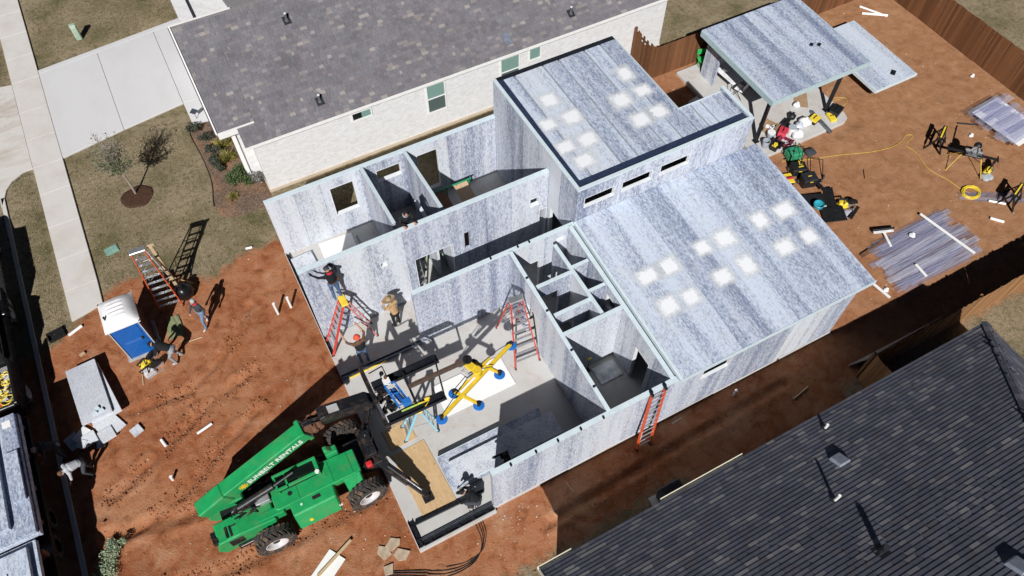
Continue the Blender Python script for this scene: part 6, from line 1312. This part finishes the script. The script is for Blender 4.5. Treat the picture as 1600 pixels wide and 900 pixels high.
# ---------------------------------------------------------------- clear plastic strips
t=NT("clear_vinyl"); v=t.coord((.5,26,1)); n=t.noise(v,2,5,.7); rr_=t.rand()
tb=t.node("ShaderNodeBsdfTransparent"); tb.inputs[0].default_value=(.93,.93,.97,1); mx=t.node("ShaderNodeMixShader"); t.fin(t.ramp(rr_,[(0,(.40,.43,.58)),(.6,(.62,.65,.78)),(1,(.85,.87,.95))]),.10,0,n,.25,.01,.9); t.l.new(t.math('ADD',t.ramp(n,[(.40,.0),(.72,.36)]),t.math('MULTIPLY_ADD',rr_,.12,-.03)),mx.inputs[0]); t.l.new(tb.outputs[0],mx.inputs[1]); t.l.new(t.b.outputs[0],mx.inputs[2]); t.l.new(mx.outputs[0],t.out.inputs[0]); M_vinyl=t.m
def strips(label,cx,cy,n,w,L,rz,spread,z0,seed,layers=3):
    o=thing("plastic_strip_bundle",label,"plastic strips",(cx,cy,0),rz,"clear plastic strip bundles"); rr=random.Random(seed)
    me=MB().box((0,0,0),(1,w,.008)).mesh("plastic_strip",M_vinyl)
    for i in range(n):
        l=L*rr.uniform(.78,1.05); k=i%layers; s=inst(me,"plastic_strip",o,(rr.uniform(-.45,.45),spread*(-.5+(i+.5)/n)+rr.uniform(-.02,.02),z0+.022*k+rr.uniform(0,.01)),(rr.uniform(-.03,.03),0,rr.uniform(-.045,.045))); s.scale=(l,1,1)
    return o
strips("wide spread of clear plastic strips beside the low roof corner",22.55,1.35,26,.26,4.4,R(1),2.25,.07,31,4)
strips("raised pile of clear plastic strips by the back fence",30.75,4.9,18,.30,2.0,R(6),2.2,.37,32,4)
strips("few loose clear plastic strips at the right edge",27.3,1.9,5,.14,2.6,R(-32),.5,.06,33,1)
for i,(p,q,l) in enumerate((((23.68,2.72),(24.15,.22),"white batten across the far end of the clear strips"),((19.60,1.0),(19.72,.22),"white batten sticking out at the low roof corner"),((21.70,.92),(21.66,.30),"short white batten in the middle of the clear strips"))):
    o=MB().bar((*p,.19),(*q,.19),.09,.05).build("batten",M_foam,None); tag(o,l,"batten","white battens on the clear strips")
pb_=thing("wooden_pallet","dark pallet under the raised clear strips","pallet",(30.7,4.9,0)); 
for y in (-1.0,0,1.0): MB().bb(-.7,.7,y-.06,y+.06,0,.30).build("runner",M_rust,pb_)
for y in (-1.1,-.6,-.1,.4,.9): MB().bb(-.75,.75,y-.05,y+.08,.30,.33).build("deck_board",M_rust,pb_)
sheet("foam_board","white board under the raised clear strips by the fence","foam board",(30.75,4.75),(1.75,2.45,.03),R(6),M_foam,.33); 
sq_=thing("tee_square","white tee-shaped metal square on the clear strips","tee square",(21.75,2.75,.13),R(-20)); MB().bb(-.42,.42,-.05,.05,.0,.03).build("head",M_whitep,sq_); MB().bb(-.05,.05,-.75,-.05,.0,.025).build("blade",M_whitep,sq_); MB().bb(-.45,.45,.06,.09,.0,.14).build("fence_strip",M_blkp,sq_)
sheet("long_board","brown board edge under the clear strips near the low roof","board",(21.0,2.35),(1.6,.16,.1),R(6),M_rust,gz(21,2.3)); sack("white foam scrap on the clear strips",22.6,2.05,.14,.06,M_whitep,15,z=.17)
for i,(x,y) in enumerate(((31.95,7.8),(28.95,5.0),(28.4,4.35),(19.95,.6),(20.6,4.9))): sack(("white crumpled paper by the back fence","white scrap below the plastic bundle","small white scrap above the mitre saw","white scrap at the low roof corner","white scrap among the black sheets")[i],x,y,.11,.07,M_whitep,20+i,z=gz(x,y))
# ---------------------------------------------------------------- white litter too small to count
mb=MB(); rs=np.random.RandomState(8)
for (cx,cy,n,sd) in ((3.2,-.55,24,.5),(2.9,-.2,12,.5),(20.5,.6,26,.5),(21.4,6.0,10,.4),(-1.6,2.0,14,.6),(24,5,14,3),(-5,8,16,3),(29,6,12,2)):
    for _ in range(n):
        x,y=cx+rs.randn()*sd,cy+rs.randn()*sd
        if not free(np.array([x]),np.array([y]))[0]: continue
        z=gz(x,y)+.012; mb.box((x,y,z),(rs.uniform(.015,.07),rs.uniform(.01,.03),.012),rz=rs.rand()*3)
o=mb.build("litter_scraps",simple("litter_pale",(.58,.55,.50),.8,var=.3)); tag(o,"tiny white offcuts littering the earth","litter",kind="stuff")

# ---------------------------------------------------------------- street side: trailer of panels, pickup, parked car
M_truck=simple("truck_black",(.010,.011,.013),.25,var=.2,spec=.6)
tl=thing("flatbed_trailer","flatbed trailer loaded with mottled panels at the left edge","trailer",(-10.84,6.35,.10))
MB().bb(-1.05,1.05,-4.3,3.5,.95,1.10).build("deck",M_steel,tl)
for y in (-3.8,-2.6,-1.5,-.4,.8,2.0,3.1): MB().bb(-.95,.95,y-.07,y+.07,1.10,1.56).build("dunnage",M_rust,tl); 
for s in (-1,1):
    for y in (-.9,.1): 
        w=inst(ty,"wheel",tl,(s*.78,y,.22),(R(90),0,R(90))); w.scale=(.66,.66,.5); inst(hb,"hub",w)
MB().bar((0,3.5,1.0),(0,5.0,.75),.14,.12).build("drawbar",M_steel,tl)
for i,(x0,x1,y0,y1,z0,z1) in enumerate(((-1.0,1.08,-1.02,3.30,1.57,1.78),(-.95,1.04,-1.0,3.25,1.79,1.95),(-1.0,.42,-.65,2.95,1.96,2.12),(.62,.98,.1,1.85,1.96,2.05),(-1.0,.90,-4.2,-1.15,1.57,1.76),(-1.0,.70,-4.0,-1.35,1.77,1.95))): MB().bb(x0,x1,y0,y1,z0,z1).build("panel",M_roofp,tl,bevel=.006)
MB().bar((-.9,-2.35,1.972),(.1,-1.95,1.972),.05,.04).build("batten",M_foam,tl); MB().bb(.65,.9,2.8,3.05,1.952,1.96).build("label_sheet",M_foam,tl)
pk=thing("pickup_truck","black pickup truck with strap-filled bed at the left edge","pickup",(-10.90,13.35,-.1))
bdp=[(-2.95,.55),(2.6,.55),(2.75,.8),(2.65,1.05),(1.5,1.15),(.75,1.15),(-2.95,1.15)]
MB().prism([(y,z) for y,z in bdp],'x',-.98,.98).build("body",M_truck,pk,bevel=.05)
MB().prism([(1.55,1.15),(.75,1.8),(-.75,1.82),(-1.0,1.15)],'x',-.82,.82).build("cabin",M_truck,pk,bevel=.06); MB().prism([(1.45,1.2),(.78,1.72),(-.72,1.74),(-.9,1.2)],'x',-.835,.835).build("cab_windows",M_glass,pk)
MB().bb(-.85,.85,-2.85,-1.1,1.152,1.17).build("bed_floor",simple("bed_grey",(.28,.27,.26),.7),pk); 
for s in (-1,1): MB().bb(s*.94-.05,s*.94+.05,-2.92,-1.05,1.15,1.48).build("bed_side",M_truck,pk,bevel=.02)
MB().bb(-.9,.9,-2.96,-2.86,1.15,1.46).build("tailgate",M_truck,pk,bevel=.02)
for s in (-1,1):
    for y in (-1.95,1.75): w=inst(ty,"wheel",pk,(s*.86,y,.42),(R(90),0,R(90)*s)); w.scale=(.68,.68,.6); inst(ri,"rim",w); 
for s in (-1,1): MB().box((s*.7,2.70,.9),(.3,.1,.18)).build("headlight",M_glassgrey,pk,bevel=.02); MB().bb(s*1.02-.1,s*1.02+.1,.95,1.1,1.2,1.4).build("mirror",M_truck,pk,bevel=.02)
sr=MB()
for i in range(34):
    c=Vector((rnd.uniform(.1,.8),rnd.uniform(-2.7,-1.3),1.24+rnd.uniform(0,.18))); r_=rnd.uniform(.08,.2); a0=rnd.random()*6; tl_=rnd.uniform(-.5,.5)
    sr.tube([c+Vector((r_*math.cos(a),r_*math.sin(a)*.8,tl_*r_*math.sin(a+1))) for a in [a0+k*.6 for k in range(9)]],.018,4)
tag(sr.build("tie_straps",M_yel,pk),kind="stuff"); sr=MB()
for i in range(22):
    c=Vector((rnd.uniform(.0,.85),rnd.uniform(-2.8,-1.2),1.28+rnd.uniform(0,.12))); sr.box(c,(rnd.uniform(.06,.2),rnd.uniform(.05,.12),.07),rz=rnd.random()*3)
tag(sr.build("loose_hardware",M_rim,pk),kind="stuff"); MB().box((.35,-2.72,1.3),(.26,.16,.12),rz=.3).build("red_pouch",M_redp,pk)
pc=thing("parked_car","silver parked car just inside the left edge","car",(-10.88,17.2,-.1)); M_silver=simple("car_silver",(.42,.45,.50),.25,.5,var=.06,spec=.6)
MB().prism([(-2.75,.40),(2.45,.40),(2.55,.8),(2.4,1.0),(1.4,1.15),(-2.5,1.2),(-2.78,.95)],'x',-.95,.95).build("body",M_silver,pc,bevel=.12); MB().prism([(1.35,1.15),(.55,1.85),(-2.2,1.9),(-2.6,1.2)],'x',-.86,.86).build("cabin",M_glass,pc,bevel=.08); MB().bb(-.84,.84,-2.2,.5,1.87,1.97).build("roof",M_silver,pc,bevel=.05)
for s in (-1,1):
    for y in (-1.6,1.5): w=inst(ty,"wheel",pc,(s*.82,y,.38),(R(90),0,R(90)*s)); w.scale=(.62,.62,.5); inst(ri,"rim",w)
    MB().box((s*.66,-2.72,.95),(.3,.1,.2)).build("tail_light",M_redp,pc,bevel=.02)
